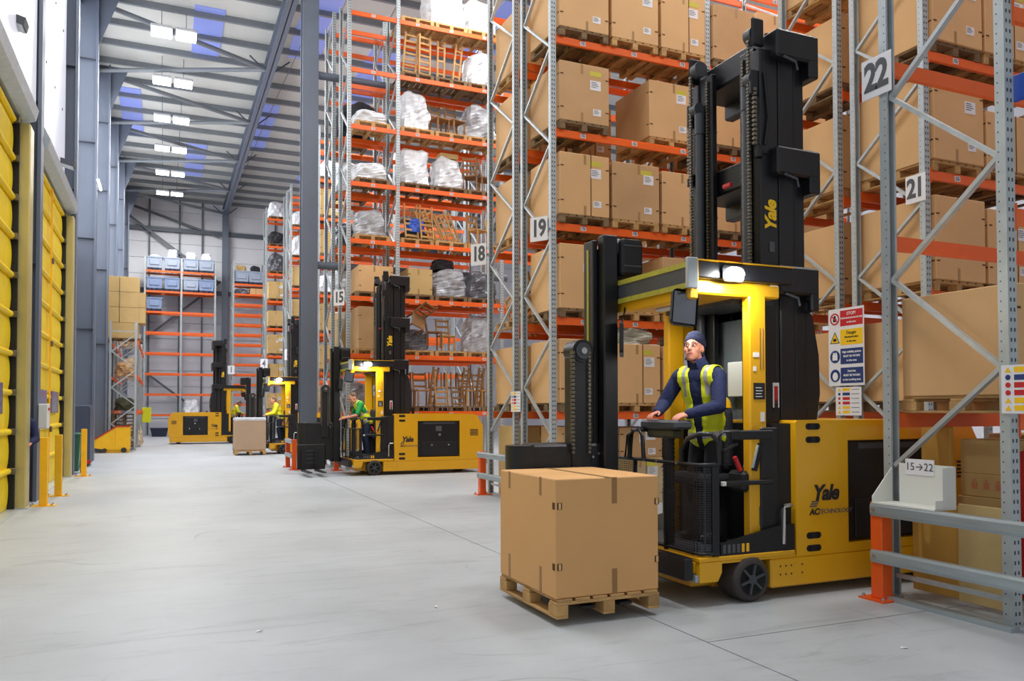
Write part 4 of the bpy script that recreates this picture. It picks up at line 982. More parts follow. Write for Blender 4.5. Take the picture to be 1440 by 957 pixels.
pallet('pallet under the leaning slatted frames of row 18', X0+.55, 13.74, LV[1], .92, 1.14, 'pallet_wood')
bundle('crumpled clear plastic bag lying on a carton of row 19', slotx(X0, 1)-.05, 11.95, LV[0]+.145+1.0, .85, .7, .3, 51, 'clear_bag', None, 'plastic_bag', amp=.09)

# bins of the back wall rack
def bin_(x, z, blue, lb):
    t = thing('pallet_bin', lb, 'bin', (x, 54.9, z), 0, 'plastic bins on the far rack')
    mt = 'bin_blue' if blue else 'bin_plastic'
    def shell():
        m = MB(); m.add([(a*s, b*s, c) for c, s in ((.16, .93), (.8, 1)) for a, b in ((-.45, -.45), (.45, -.45), (.45, .45), (-.45, .45))], [(3, 2, 1, 0), (4, 5, 6, 7), (0, 1, 5, 4), (1, 2, 6, 5), (2, 3, 7, 6), (3, 0, 4, 7)]); m.cbox(-.48, .48, -.48, .48, .78, .86, .015)
        return m.mesh('shell', mt)
    link('shell', cached(('bin', mt), shell), t)
    link('front_panel', cached(('binp', mt), lambda: MB().cbox(-.28, .28, -.475, -.44, .34, .66, .02).mesh('front_panel', mt)), t)
    ft = cached('binf', lambda: MB().cbox(-.42, -.16, -.42, .42, 0, .16, .02).mesh('foot', 'bin_foot'))
    for s in (0, .3, .58): link('foot', ft, t, (s, 0, 0))
for i, x in enumerate((-.62, .4, 1.5, 2.42)):
    bin_(x, BL[7], False, ('light grey bin under a pale roll on the top beam', 'light grey bin holding a round rack on the top beam', 'light grey bin with tall scrap on the top beam', 'light grey bin with a round dome on the top beam')[i])
    bin_(x, BL[6], i != 2, ('blue-grey bin below the pale roll', 'blue-grey bin below the round rack', 'light grey bin below the tall scrap', 'blue-grey bin below the round dome')[i])
    bundle(('pale roll lying in the top grey bin', 'round rack standing in the top grey bin', 'tall pale scrap standing in the top grey bin', 'pale dome lying in the top grey bin')[i], x, 54.9, BL[7]+.82, .6, .6, (.2, .6, .5, .5)[i], 60+i, W, 'odd goods in the top bins')
bin_(-.62, BL[5], True, 'single blue-grey bin alone on its beam of the far rack')
for i, x in enumerate((4.55, 5.45)):
    bin_(x, 1.37+.65*13, False, ('light grey bin with a yellow top on the narrow far rack', 'light grey bin with black scrap on the narrow far rack')[i])
    bundle(('yellow cloth piled in the narrow rack bin', 'black scrap piled in the narrow rack bin')[i], x, 54.9, 1.37+.65*13+.82, .6, .5, .45, 70+i, ('carton', 'fabric_black')[i], 'odd goods in the top bins')
carton('flat brown carton below the bins of the narrow far rack', 5.5, 54.9, 1.37+.65*12+.0, .8, .9, .4, 'cardboard', 3, 0, 'cartons of the far rack')
bundle('dark flat bundle below the bins of the narrow far rack', 4.55, 54.9, 1.37+.65*12, .8, .8, .35, 75, D_, 'odd goods in the top bins')
bundle('white film-wrapped goods on the lowest beam behind the far truck', 1.6, 54.9, BL[0], .9, .9, .9, 76, W, 'odd goods in the top bins')
t = thing('storage_tub', 'dark blue plastic tub standing on the floor by the left rack', 'tub', (-.25, 53.4, 0)); obj('tub', MB().add([(a*s, b*s, c) for c, s in ((0, .8), (.5, 1)) for a, b in ((-.5, -.35), (.5, -.35), (.5, .35), (-.5, .35))], [(3, 2, 1, 0), (4, 5, 6, 7), (0, 1, 5, 4), (1, 2, 6, 5), (2, 3, 7, 6), (3, 0, 4, 7)]), 'bin_foot', t); obj('rim', MB().cbox(-.53, .53, -.38, .38, .47, .54, .01), 'bin_foot', t)

# left rack: cartons on top, stacks of pallets below
yy = 36.6
n = 0
LB = ('at the wall side', 'in the middle', 'at the aisle side')
RB = ('bottom row', 'lower middle row', 'upper middle row', 'top row')
pallet_simple('wooden pallet under the carton stack on the left rack', -1.5, yy, 4.4, 1.3, 1.2, 'pallet_dark', None)
for r in range(4):
    cols = (-1.97, -1.23) if r else (-1.95, -1.25)
    for c, x in enumerate(cols+((-.75,) if 0 < r < 3 else ())):
        w = .72 if c < 2 else .24
        carton('tan carton of the stack on the left rack, %s %s' % (RB[r], LB[c]), x-.1, yy, 4.545+.63*r, w, 1.1, .62, 'carton', 3 if (r+c) % 3 else 0, 0, 'cartons stacked on the left rack', rich=False)
        if (r, c) in ((1, 1), (2, 0), (0, 1)): pass
for i, (y, z, h) in enumerate(((39.5, 4.4, 1.6), (39.2, 3.0, .9), (42, 3., 1.0), (36.7, 3.0, .6), (36.7, 1.6, .5))):
    bundle(('clear-wrapped cartons behind the tan carton stack', 'clear-wrapped bundle one beam below the tan stack', 'clear-wrapped bundle further along the left rack', 'low bundle under the tan carton stack', 'low bundle with yellow covers just above the pallet stack')[i], -1.48, y, z, .72, 1.5, h, 80+i, ('film_brown', 'film_brown', 'film_brown', 'cardboard_b', 'olive')[i], 'bundles on the left rack')
for k in range(10):
    pallet_simple('wooden pallet in the stack on the floor inside the left rack', -1.5, 36.9, .146*k, .85, 1.1, 'pallet_dark', 'stack of empty pallets in the left rack')
for i, (y, h) in enumerate(((39.3, .8), (42, 1.))): bundle(('brown bundle on the floor inside the left rack by the pallet stack', 'brown bundle on the floor at the far end of the left rack')[i], -1.45, y, 0, 1., 1.5, h, 90+i, 'film_brown', 'bundles on the left rack')
# tipping skip
t = thing('tipping_skip', 'yellow tipping skip with a red rim before the left rack', 'skip', (-1.68, 34.2, 0))
m = MB(); m.prism([(-.72, .2), (-.7, .5), (.05, .98), (.5, .98), (.5, .12), (-.3, .12)], 'y', -.55, .55); obj('hopper', m, 'bollard', t)
m = MB(); m.bar((-.72, -.55, .5), (.05, -.55, 1.0), .05, .04); m.bar((.05, -.55, 1.0), (.52, -.55, 1.0), .05, .04); obj('rim', m, 'red', t)
obj('runner', MB().cbox(-.4, .5, -.5, -.38, .0, .14, .01), 'bollard', t); obj('wheel', MB().cyl((.3, -.56, .1), (.3, -.46, .1), .1, n=12), 'rubber', t); obj('wheel', MB().cyl((-.35, -.56, .1), (-.35, -.46, .1), .08, n=12), 'rubber', t)
obj('side_rib', MB().cbox(.0, .06, -.57, -.55, .15, .95, .005), 'bollard', t)
# yellow sack on the left rack end
t = thing('hanging_notice', 'lime yellow notice hanging from the far end of the left rack', 'sign', (-.98, 43.93, 1.35)); obj('sheet', MB().cbox(-.02, .4, -.02, .02, -.35, .4, .01), 'hivis', t)
# ================================================================== people
def capsule(m, p, q, r0, r1, n=14):
    p = Vector(p); q = Vector(q); d = q-p
    if d.length < 1e-5: d = Vector((0, 0, 1e-4))
    dn = d.normalized(); prof = []
    for i in range(5): a = -PI/2+PI/2*i/4; prof.append((r0*math.cos(a), r0*math.sin(a)))
    for i in range(5): a = PI/2*i/4; prof.append((r1*math.cos(a), d.length+r1*math.sin(a)))
    vs = []
    for r, h in prof: vs += m.ring(p+dn*h, dn, max(r, 1e-4), n)
    fs = []
    for i in range(len(prof)-1): fs += [f[::-1] for f in bridge(n, i*n, (i+1)*n)]
    fs += [tuple(range(n)), tuple(range(len(vs)-1, len(vs)-1-n, -1))]
    m.add(vs, fs, 0, True)
def blob(name, prims, mats, voxel, parent=None, smooth=3, matfn=None, cut=None):
    m = MB()
    for p in prims:
        if p[0] == 'c': capsule(m, *p[1:])
        elif p[0] == 'e': m.ell(p[1], p[2], 18, 12, M=p[3] if len(p) > 3 else None)
    me = m.mesh(name, mats); o = bpy.data.objects.new(name, me); COL.objects.link(o)
    rm = o.modifiers.new('r', 'REMESH'); rm.mode = 'VOXEL'; rm.voxel_size = voxel; rm.use_smooth_shade = True
    sm = o.modifiers.new('s', 'SMOOTH'); sm.iterations = smooth; sm.factor = .5
    dg = bpy.context.evaluated_depsgraph_get(); nm = bpy.data.meshes.new_from_object(o.evaluated_get(dg)); nm.name = name
    bpy.data.objects.remove(o); bpy.data.meshes.remove(me)
    nm.materials.clear()
    for k in (mats if isinstance(mats, (list, tuple)) else [mats]): nm.materials.append(MATS[k])
    if cut:
        bm = bmesh.new(); bm.from_mesh(nm); bmesh.ops.delete(bm, geom=[f for f in bm.faces if cut(f.calc_center_median())], context='FACES'); bm.to_mesh(nm); bm.free()
    for p in nm.polygons:
        p.use_smooth = True
        p.material_index = matfn(p.center) if matfn else 0
    r = bpy.data.objects.new(name, nm); COL.objects.link(r)
    if parent: r.parent = parent
    return r
def lerp(a, b, t): return Vector(a).lerp(Vector(b), t)
def hand_prims(wr, d, up, grip=.6, s=1.0, thumb_side=1):
    """palm and five fingers; d = pointing direction, up = back of the hand"""
    d = Vector(d).normalized(); up = Vector(up); up = (up-d*up.dot(d)).normalized(); side = d.cross(up)*thumb_side
    wr = Vector(wr); P = []
    for k in (-1, 0, 1): P.append(('c', wr+side*k*.018, wr+d*.075*s+side*k*.024, .017, .016))
    for i, (off, L) in enumerate(((.033, .068), (.011, .078), (-.011, .073), (-.033, .056))):
        b = wr+d*.082*s+side*off; dirn = d; p = b
        for j, f in enumerate((.45, .32, .23)):
            ang = grip*(.5+.6*j)
            dd = (d*math.cos(ang)-up*math.sin(ang)); q = p+dd*L*f
            P.append(('c', p, q, .0098-.0008*j, .0092-.0008*j)); p = q
    tb = wr+d*.02+side*.034
    t1 = tb+(d*.55+side*.75-up*.3).normalized()*.036; t2 = t1+(d*.85+side*.15-up*.5).normalized()*.032
    P += [('c', tb, t1, .014, .012), ('c', t1, t2, .0118, .0095)]
    return P
def head_prims(c, f, s=1.0):
    f = Vector(f).normalized(); r = f.cross(Vector((0, 0, 1))).normalized(); u = r.cross(f); M = Matrix((f, r, u)).transposed()
    def L(a, b, k): return Vector(c)+(f*a+r*b+u*k)*s
    P = [('e', L(-.012, 0, .035), (.098*s, .076*s, .1*s), M), ('e', L(.03, 0, -.045), (.064*s, .058*s, .068*s), M), ('e', L(.058, 0, -.092), (.026*s, .03*s, .022*s), M),
         ('c', L(.075, -.04, .03), L(.075, .04, .03), .016*s, .016*s), ('c', L(.088, 0, .018), L(.108, 0, -.022), .009*s, .014*s), ('c', L(.098, -.014, -.024), L(.098, .014, -.024), .009*s, .009*s),
         ('e', L(.055, .042, -.02), (.026*s, .022*s, .026*s), M), ('e', L(.055, -.042, -.02), (.026*s, .022*s, .026*s), M),
         ('c', L(.088, -.02, -.055), L(.088, .02, -.055), .008*s, .008*s)]
    for k in (-1, 1): P.append(('e', L(-.012, k*.078, -.0), (.02*s, .011*s, .032*s), M))
    return P, L, M
def person(label, J, face, cols, voxel=.012, hair=None, hands=None, loc=(0, 0, 0), rz=0, jacket_arms='jacket', name='person'):
    """J: joints in local metres. body = one continuous skin mesh; clothes are its children"""
    V = {k: Vector(v) for k, v in J.items()}
    hp, L, M = head_prims(V['head'], face, 1.06)
    P = list(hp); P.append(('c', V['neck'], lerp(V['neck'], V['head'], .65), .058, .054))
    for s in ('n', 'f'):
        P += [('c', V['sh'+s], V['el'+s], .046, .04), ('c', V['el'+s], V['wr'+s], .039, .028), ('c', V['hip'+s], V['kn'+s], .07, .052), ('c', V['kn'+s], V['an'+s], .05, .036), ('c', V['an'+s], V['toe'+s], .035, .03)]
        hd = hands[s] if hands else (V['wr'+s]-V['el'+s], (0, 0, 1), .5)
        P += hand_prims(V['wr'+s], *hd, thumb_side=1 if s == 'n' else -1)
    P += [('c', V['shn'], V['shf'], .05, .05), ('c', lerp(V['neck'], V['pel'], .2), V['pel'], .09, .11)]
    body = blob(name, P, 'skin', voxel, None, 2)
    tag(body, label, 'person', 'people in the warehouse'); body.location = loc; body.rotation_euler = (0, 0, rz)
    # torso clothing
    side = (V['shn']-V['shf']).normalized()
    ch = lerp(V['neck'], V['pel'], .35); fwd = Vector((0, 0, 1)).cross(side); fwd = fwd if fwd.dot(Vector(face)) > 0 else -fwd
    up = (V['neck']-V['pel']).normalized(); MT = Matrix((fwd, side, up)).transposed()
    def torso(e): return [('e', ch-fwd*.01, (.125+e, .2+e, .2+e), MT), ('e', lerp(V['neck'], V['pel'], .75), (.128+e, .18+e, .2+e), MT), ('c', V['shn']-side*.03, V['shf']+side*.03, .082+e, .082+e), ('e', V['pel'], (.13+e, .175+e, .12+e), MT)]
    arms = []
    for s in ('n', 'f'): arms += [('c', V['sh'+s], V['el'+s], .074, .066), ('c', V['el'+s], lerp(V['el'+s], V['wr'+s], .93), .065, .047)]
    if jacket_arms == 'short':
        arms = []
        for s in ('n', 'f'): arms += [('c', V['sh'+s], lerp(V['sh'+s], V['el'+s], .8), .068, .06)]
    jk = torso(.01)+arms+[('c', V['neck']-side*.03+fwd*.0, V['neck']+side*.03, .072, .072)]
    if 0: jk += [('c', V['neck']+up*.02-side*.05-fwd*.02, V['neck']+up*.055+fwd*.05-side*.045, .03, .022), ('c', V['neck']+up*.02+side*.05-fwd*.02, V['neck']+up*.055+fwd*.05+side*.045, .03, .022), ('c', V['neck']+up*.03-side*.05-fwd*.05, V['neck']+up*.03+side*.05-fwd*.05, .03, .03)]
    blob('jacket', jk, cols['jacket'], voxel, body, 3)
    if 'collar' in cols:
        m = MB(); c0 = V['neck']-up*.015; ax = (up*.9+fwd*.25).normalized(); n = 22; vs = []
        a1 = fwd-ax*fwd.dot(ax); a1.normalize(); b1 = ax.cross(a1)
        for r, h in ((.098, -.02), (.088, .05), (.082, .098), (.072, .096), (.076, .04), (.08, -.02)):
            for i in range(n): a = .55+(2*PI-1.1)*i/(n-1); vs.append(c0+ax*h+(a1*math.cos(a)+b1*math.sin(a))*r)
        fs = []
        for j in range(5): fs += [(j*n+i, j*n+i+1, (j+1)*n+i+1, (j+1)*n+i) for i in range(n-1)]
        m.add(vs, fs, 0, True); obj('collar', m, 'navy', body)
    if 'vest' in cols:
        pel = V['pel']; nk = V['neck']
        def mfn(c):
            h = (c-pel).dot(up); a = (c-pel).dot(side)
            if .0 < h < .055 or .2 < h < .25 and cols.get('bands', 1) > 1: return 1
            if h > .3 and abs(abs(a)-.118) < .02 and (c-nk).dot(up) > -.26: return 1
            return 0
        def cutf(c):
            h = (c-pel).dot(up); a = (c-pel).dot(side); fr = (c-pel).dot(fwd)
            if h < -.13 or (abs(a) > .185 and h > .22) or h > .73: return True
            if cols.get('open') and fr > 0 and abs(a+.0) < .035+.06*max(0, h): return True
            return (c-nk).length < .088
        vt = torso(.026)
        o = blob('hi_vis_vest', vt, [cols['vest'], 'silver'], voxel, body, 3, mfn, cutf)
        so = o.modifiers.new('thick', 'SOLIDIFY'); so.thickness = .006
    tr = [('e', V['pel']-up*.05, (.125, .17, .12), MT)]
    for s in ('n', 'f'): tr += [('c', V['hip'+s], V['kn'+s], .095, .07), ('c', V['kn'+s], V['an'+s], .068, .056)]
    blob('trousers', tr, cols['trousers'], voxel, body, 3)
    for s in ('n', 'f'):
        blob('shoe', [('c', V['an'+s]-Vector((0, 0, .02)), V['toe'+s], .05, .042), ('c', lerp(V['an'+s], V['toe'+s], .2)-Vector((0, 0, .03)), lerp(V['an'+s], V['toe'+s], 1.), .045, .04)], 'shoe', voxel, body, 2)
    for k in (-1, 1):
        e = obj('eye', MB().ell(L(.083, k*.031, .014), (.0095, .011, .0065), 12, 8, M=M), 'eye_white', body)
        obj('iris', MB().ell(L(.0925, k*.029+.002, .016), (.004, .0055, .0055), 10, 6, M=M), 'iris', e)
        obj('eyebrow', MB().tube([L(.09, k*.05, .032), L(.098, k*.03, .04), L(.096, k*.014, .034)], .005, 6), 'hair', body)
    obj('mouth', MB().tube([L(.088, -.024, -.056), L(.097, 0, -.0545), L(.088, .024, -.056)], .0042, 6), 'lip', body)
    if hair == 'beanie':
        m = MB(); prof = [(.108, .035), (.118, .04), (.121, .085), (.115, .092), (.112, .115), (.099, .145), (.07, .168), (.03, .178), (0, .18)]
        f = Vector(face).normalized(); tilt = (M @ Vector((-.22, 0, 1))).normalized()
        m.lathe(prof, L(-.02, 0, -.005), tilt, 26)
        # make it oval across the head
        cen = L(-.02, 0, 0); r_ = M @ Vector((0, 1, 0))
        m.v = [tuple(Vector(v)-r_*((Vector(v)-cen).dot(r_)*.2)) for v in m.v]
        obj('knit_hat', m, 'navy_knit', body)
    elif hair:
        blob('hair', [('e', L(-.022, 0, .052), (.1, .083, .095), M), ('e', L(-.05, 0, .01), (.07, .08, .08), M)], hair, voxel, body, 2, None, None)
    return body
# driver of the nearest truck: standing at the console, looking up
J1 = dict(head=(4.42, 6.0, 2.15), neck=(4.47, 6.0, 2.0), pel=(4.58, 6.0, 1.36),
          shn=(4.53, 5.79, 1.90), eln=(4.46, 5.7, 1.63), wrn=(4.2, 5.8, 1.56), shf=(4.4, 6.2, 1.90), elf=(4.3, 6.3, 1.66), wrf=(4.14, 6.17, 1.575),
          hipn=(4.58, 5.9, 1.3), knn=(4.5, 5.88, .88), ann=(4.56, 5.87, .49), toen=(4.42, 5.86, .455), hipf=(4.56, 6.1, 1.3), knf=(4.49, 6.12, .88), anf=(4.55, 6.13, .49), toef=(4.4, 6.13, .455))
person('driver in navy fleece, yellow vest and knit hat at the nearest truck', J1, (-.8, -.58, .2), dict(jacket='navy', vest='hivis', trousers='trousers', collar=1, open=1), .0085, 'beanie',
       hands=dict(n=((-.9, .12, -.18), (.1, -.35, 1), .75), f=((-.85, -.2, -.2), (.1, .3, 1), .75)))
# second driver: bent over the controls, green shirt
def standing(lean=.0, reach=.42, ht=1.72, hx=0):
    """joints for a driver facing -x, feet at the origin"""
    k = ht/1.75
    d = dict(pel=(.02, 0, .93), neck=(-.05-lean, 0, 1.44-.25*lean), head=(-.11-1.35*lean, 0, 1.59-.5*lean))
    sx, sz = -.04-lean*.92, 1.38-.2*lean
    for s, y in (('n', -1), ('f', 1)):
        d['sh'+s] = (sx, y*.19, sz); d['el'+s] = (sx-.1, y*.25, sz-.27); d['wr'+s] = (sx-.34, y*.17, sz-.33)
        d['hip'+s] = (.02, y*.09, .88); d['kn'+s] = (-.01, y*.1, .47); d['an'+s] = (.04, y*.1, .09); d['toe'+s] = (-.1, y*.11, .045)
    return {a: (b[0]*k, b[1]*k, b[2]*k) for a, b in d.items()}
person('driver in green shirt, yellow vest and jeans bending over the controls', standing(.16, ht=1.72), (-.85, -.2, -.45), dict(jacket='green_shirt', vest='hivis', trousers='jeans', bands=2), .012, 'hair', loc=(4.25+.42, 19.35+.6, .412), jacket_arms='short')
person('driver in long bright yellow jacket and dark trousers at the third truck', standing(.08, ht=1.74), (-.95, -.1, -.2), dict(jacket='hivis_y', vest='hivis_y', trousers='jeans'), .014, 'hair', loc=(3.55+.4, 30.25+.6, .412))
person('driver in bright yellow jacket leaning forward in the far truck', standing(.14, ht=1.74), (-.95, -.1, -.2), dict(jacket='hivis_y', vest='hivis_y', trousers='jeans'), .016, 'hair', loc=(3.55-.42, 42.4-.65, .412), rz=PI)
# somebody mostly hidden behind the guide post of the first door
person('person in dark jacket half hidden behind the guide post of the first door', standing(.02, ht=1.76), (-1, .1, 0), dict(jacket='navy', trousers='trousers'), .016, 'hair', loc=(-2.27, 15.86, 0), rz=PI/2+.15)
# ================================================================== signs
def sign_number(s, x, y, z, rz, lb, w=.32, h=.36, br=0):
    t = thing('row_sign', lb, 'sign', (x, y, z), rz)
    obj('plate', MB().cbox(-w/2, w/2, -.006, .0, -h/2, h/2, .004), 'paper', t)
    if br: obj('bracket', MB().box(w/2-.06, w/2-.02, 0, br, -.02, .02), 'galv', t)
    text(s, h*.95, 'ink_grey', (0, -.008, -.0), (1, 0, 0), (0, 0, 1), t, 'number', bold=.012, ext=.001, space=.9).scale.x = .8
    return t
R90 = -PI/2
sign_number('22', 5.74, 5.11, 4.54, R90, 'white sign with grey number 22 on upright above the orange post', .32, .36)
sign_number('21', 8.84, 7.28, 4.44, R90, 'white sign with grey number 21 seen past the diagonal braces', .3, .36)
sign_number('19', 5.6, 11.74, 4.56, R90+.55, 'white sign with grey number 19 beside the cartons above the turret mast', .34, .4, .16)
sign_number('18', 5.58, 14.42, 4.62, R90+.62, 'white sign with grey number 18 between furniture rack and carton rack', .36, .42, .18)
sign_number('15', 4.26, 21.32, 4.6, R90+.75, 'small white sign with number 15 on the furniture rack', .34, .42, .2)
sign_number('5', 5.72, 41.25, 4.4, R90+.9, 'tiny white sign with number 5 left of the free-standing column', .45, .55)
sign_number('4', 5.12, 46.5, 4.2, R90+.95, 'tiny white sign with number 4 under cartons of the far row', .45, .55)
sign_number('1', 3.95, 54.3, 4.2, R90+1.1, 'small white sign with number 1 near the back wall column', .45, .55)
def box_at(m, a0, a1, b0, b1, t0=-.008, t1=-.006, mi=0): return m.box(a0, a1, t0, t1, b0, b1, mi)
# big safety notice, mounted on the end uprights of the back-to-back rows
t = thing('safety_notice', 'large white safety notice with red, yellow and two blue panels', 'sign', (8.82, 8.43, 2.49), R90)
obj('board', MB().cbox(-.32, .32, -.006, .0, -.55, .55, .006), 'paper', t)
rows = (('red_sign', ('STOP!', 'Authorised personnel only', 'in this area'), 'ink_white'), ('yellow_sign', ('Danger', 'Mechanical plant', 'in this area'), 'ink'), ('navy_sign', ('High visibility jackets', 'MUST BE WORN', 'in this area'), 'ink_white'), ('navy_sign', ('Hard hat', 'MUST BE WORN', 'in the working area'), 'ink_white'))
for i, (mt, lines, ink) in enumerate(rows):
    zc = .405-.27*i
    p = obj('panel', box_at(MB(), -.1, .3, zc-.11, zc+.11), mt, t)
    for j, l in enumerate(lines): text(l, (.06, .036, .036)[j] if i < 2 else .04, ink, (.1, -.0095, zc+.06-.06*j), (1, 0, 0), (0, 0, 1), p, 'lettering', bold=.001)
    if i == 0:
        m = MB(); m.lathe([(.085, 0), (.085, .003), (.065, .003), (.065, 0)], (-.2, -.007, zc), (0, -1, 0), 28); r = obj('prohibition_ring', m, 'red_sign', t)
        obj('slash', MB().bar((-.26, -.009, zc+.05), (-.14, -.009, zc-.05), .004, .016), 'red_sign', r); m = MB(); box_at(m, -.23, -.17, zc-.04, zc+.01); m.cyl((-.2, -.009, zc+.03), (-.2, -.006, zc+.03), .02, n=12); obj('hand_figure', m, 'ink', r)
    elif i == 1:
        m = MB(); m.add([(-.29, -.008, zc-.08), (-.11, -.008, zc-.08), (-.2, -.008, zc+.09)], [(0, 1, 2)]); r = obj('warning_triangle', m, 'ink', t)
        obj('triangle_fill', MB().add([(-.27, -.009, zc-.069), (-.13, -.009, zc-.069), (-.2, -.009, zc+.064)], [(0, 1, 2)]), 'yellow_sign', r)
        obj('plant_figure', box_at(MB(), -.23, -.17, zc-.05, zc-.01, -.01, -.009), 'ink', r)
    else:
        r = obj('mandatory_disc', MB().cyl((-.2, -.006, zc), (-.2, -.009, zc), .09, n=28), 'navy_sign', t)
        m = MB()
        if i == 2: m.box(-.245, -.155, -.011, -.009, zc-.05, zc+.03); m.box(-.235, -.205, -.011, -.009, zc+.03, zc+.06); m.box(-.195, -.165, -.011, -.009, zc+.03, zc+.06)
        else: m.ell((-.2, -.009, zc-.01), (.05, .002, .06), 16, 8)
        obj('white_figure', m, 'ink_white', r)
def info_sheet(lb, x, y, z, w=.36, h=.36):
    t = thing('information_sheet', lb, 'sign', (x, y, z), R90, 'information sheets on uprights')
    obj('sheet', MB().cbox(-w/2, w/2, -.004, 0, -h/2, h/2, .003), 'paper', t)
    for i, mt in enumerate(('yellow_sign', 'navy_sign', 'red_sign', 'red_sign', 'yellow_sign', 'yellow_sign')):
        zc = h/2-.035-i*(h-.02)/6
        obj('colour_band', MB().box(-w*.22, w*.06, -.006, -.004, zc-.02, zc+.02), mt, t)
        m = MB()
        if i in (0, 4, 5): m.add([(-w*.42, -.006, zc-.02), (-w*.28, -.006, zc-.02), (-w*.35, -.006, zc+.02)], [(0, 1, 2)])
        else: m.cyl((-w*.35, -.004, zc), (-w*.35, -.007, zc), .02, n=14)
        obj('symbol', m, mt, t)
        obj('text_line', MB().box(w*.12, w*.42, -.0055, -.004, zc-.004, zc+.004), 'ink_grey', t)
info_sheet('information sheet with coloured bands under the safety notice', 8.82, 8.4, 1.72, .46, .4)
info_sheet('information sheet with coloured bands on the upright nearest the cage', 5.74, 3.83, 1.75, .36, .36)
info_sheet('information sheet with coloured bands between rows 18 and 19', 5.73, 12.98, 1.75, .42, .36)
tag(obj('notice_plate', MB().cbox(-.02, .02, -.12, .12, -.1, .1, .005), 'blue', None, (5.95, 3.9, 4.05)), 'small blue plate on the rack upright opposite the number 22 sign', 'plate')

# ================================================================== barriers
def barrier(lb, x, y0, y1, posts, h=.8, open_end=False):
    t = thing('crash_barrier', lb, 'barrier', (x, 0, 0), 0, 'orange and grey crash barriers')
    for yp in posts:
        p = obj('post', MB().cbox(-.06, .06, yp-.06, yp+.06, .014, h+.02, .006), 'orange_post', t)
        b = obj('base_plate', MB().box(-.13, .17, yp-.13, yp+.13, 0, .014), 'orange_post', t)
        for a in (-.1, .13):
            for c in (-.1, .1): obj('anchor_bolt', MB().cyl((a, yp+c, .014), (a, yp+c, .04), .014, n=6), 'chrome', b)
    for z in (.71, .32):
        m = MB(); m.prism([(-.075, z-.005), (-.02, z-.005), (-.02, z+.1), (-.075, z+.1), (-.085, z+.08), (-.085, z+.02)], 'y', y0, y1); r = obj('rail', m, 'galv_rail', t)
        for yp in posts: obj('bolt', MB().cyl((-.085, yp, z+.05), (-.095, yp, z+.05), .016, n=8), 'chrome', r)
barrier('low crash barrier with orange post across the end of row 22', 5.58, 2.6, 5.02, (4.98, 2.7))
barrier('low crash barrier with orange posts across the ends of rows 18 and 19', 5.55, 11.5, 14.22, (14.16, 11.6))
barrier('low crash barrier of two orange posts before the free-standing column', 3.22, 22.0, 23.3, (22.05, 23.25))
barrier('low crash barrier with orange post at the end of the furniture rack', 4.2, 21.2, 23.9, (21.3, 23.85))
tag(obj('floor_channel', MB().box(-.05, .05, -.55, .52, 0, .035), 'galv_rail', None, (5.62, 4.4, 0)), 'low galvanised channel on the floor below the barrier', 'channel')
# wall tray with the paper note
t = thing('wall_tray', 'white open tray box with a handwritten note on the barrier rail', 'tray', (5.6, 4.7, .81))
m = MB(); m.box(-.1, .14, -.3, .3, 0, .012); obj('bottom', m, 'tray_white', t)
obj('back', MB().box(.13, .14, -.3, .22, .012, .34), 'tray_white', t)
obj('side', MB().prism([(-.1, .012), (.13, .012), (.13, .34), (-.02, .33), (-.02, .08), (-.1, .08)], 'y', -.31, -.3), 'tray_white', t); obj('side', MB().prism([(-.1, .012), (.13, .012), (.13, .3), (-.1, .06)], 'y', .29, .3), 'tray_white', t)
nt = obj('note', MB().box(.122, .13, -.12, .15, .25, .38), 'paper', t); text('15→22', .09, 'ink_grey', (.12, .015, .315), (0, -1, 0), (0, 0, 1), nt, 'handwriting', ext=.001)
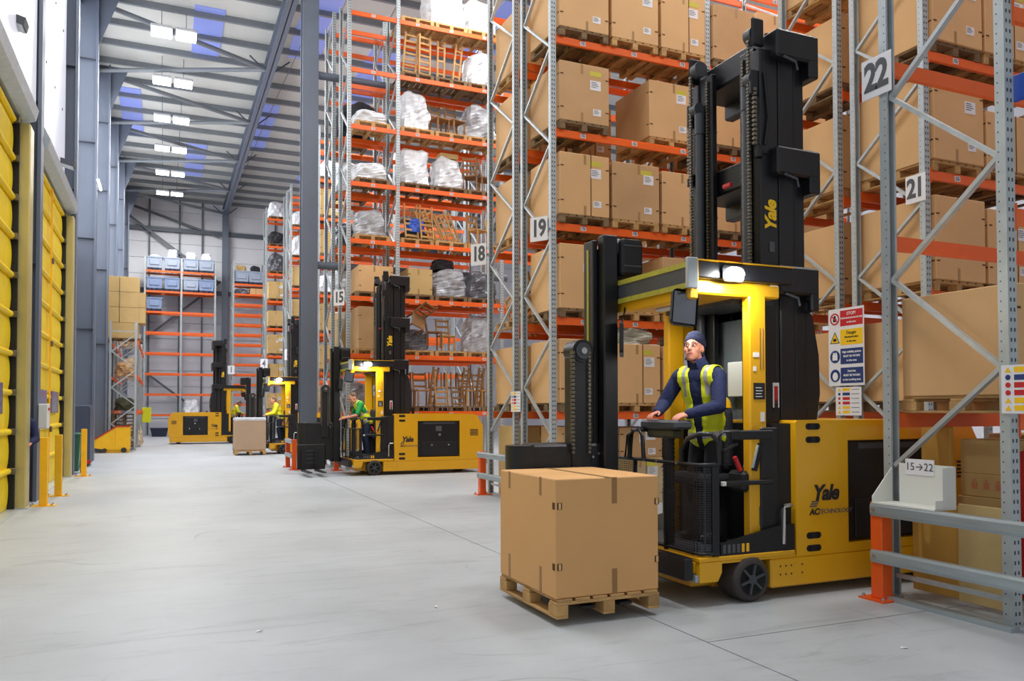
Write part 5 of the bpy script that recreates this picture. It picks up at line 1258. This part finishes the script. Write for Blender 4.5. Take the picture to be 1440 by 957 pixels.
# things under row 22
tag(obj('plywood_sheet', MB().cbox(0, .03, -.46, .02, .04, .83, .004), 'plywood_light', None, (5.98, 4.55, 0)), 'pale board standing upright behind the barrier beside the near upright', 'board')
tag(obj('plywood_sheet', MB().cbox(0, .03, -.0, .48, .04, .8, .004), 'plywood', None, (6.02, 4.56, 0)), 'yellow-brown board standing upright behind the barrier next to the orange post', 'board')
for i, (x, y, z, w, d, h, mt) in enumerate(((6.75, 4.72, 0, .5, .5, .84, 'carton'), (6.75, 4.72, .84, .46, .46, .2, 'carton'), (6.75, 4.72, 1.04, .46, .46, .3, 'carton'), (7.5, 4.85, 0, .8, .5, 1.38, 'cardboard_b'), (7.55, 4.3, 0, .6, .5, 1.25, 'cardboard_b'), (6.42, 5.2-.1, 0, .05, .3, 1.45, 'plywood'))):
    ct = carton(('plain tan carton at the bottom of the stack under row 22', 'tan carton with red handling marks under row 22', 'tan carton topmost of the stack under row 22', 'tall brown carton deep under row 22 by the truck', 'tall brown carton deep under row 22 behind the red cage', 'narrow yellow-brown panel standing beside the carton stack under row 22')[i], x, y, z, w, d, h, mt, 3, 0, 'goods on the floor under row 22', rich=False)
    if i == 1: mk = ct
m = MB()
for q in range(3): m.box(-.003, 0, -.15+.11*q, -.1+.11*q, -.02, .04); m.box(-.003, 0, -.14+.11*q, -.11+.11*q, .05, .06)
obj('handling_mark', m, 'red_faint', mk, (-.231, 0, .09))
t = thing('roll_cage', 'red wire roll cage with clear plastic bag under row 22', 'cage', (6.6, 4.17, 0))
for x in (0, .5):
    for y in (-.2, .26): obj('corner_post', MB().cbox(x-.02, x+.02, y-.02, y+.02, .05, 1.25, .004), 'red', t)
for z in (.2, .45, .7, .95, 1.1, 1.25):
    for x in (0, .5): obj('wire', MB().cyl((x, -.2, z), (x, .26, z), .008, n=6), 'red', t)
    for y in (-.2, .26): obj('wire', MB().cyl((0, y, z), (.5, y, z), .008, n=6), 'red', t)
obj('base', MB().box(-.02, .52, -.22, .28, .03, .06), 'red', t)
bundle('crumpled clear plastic bag inside the red cage', 6.82, 4.05, .72, .3, .3, .36, 95, 'clear_bag', None, 'plastic_bag', amp=.09)
tag(obj('hard_hat', MB().ell((0, 0, 0), (.12, .1, .11), 18, 8, z0=-.1), 'hat_yellow', None, (4.66, 5.95, 1.63)), 'yellow hard hat resting on the seat back of the nearest truck', 'hard hat')
t_ = [o for o in bpy.data.objects if o.name == 'hard_hat'][0]
obj('brim', MB().cyl((-.02, 0, -.012), (-.02, 0, .0), .135, n=20), 'hat_yellow', t_)
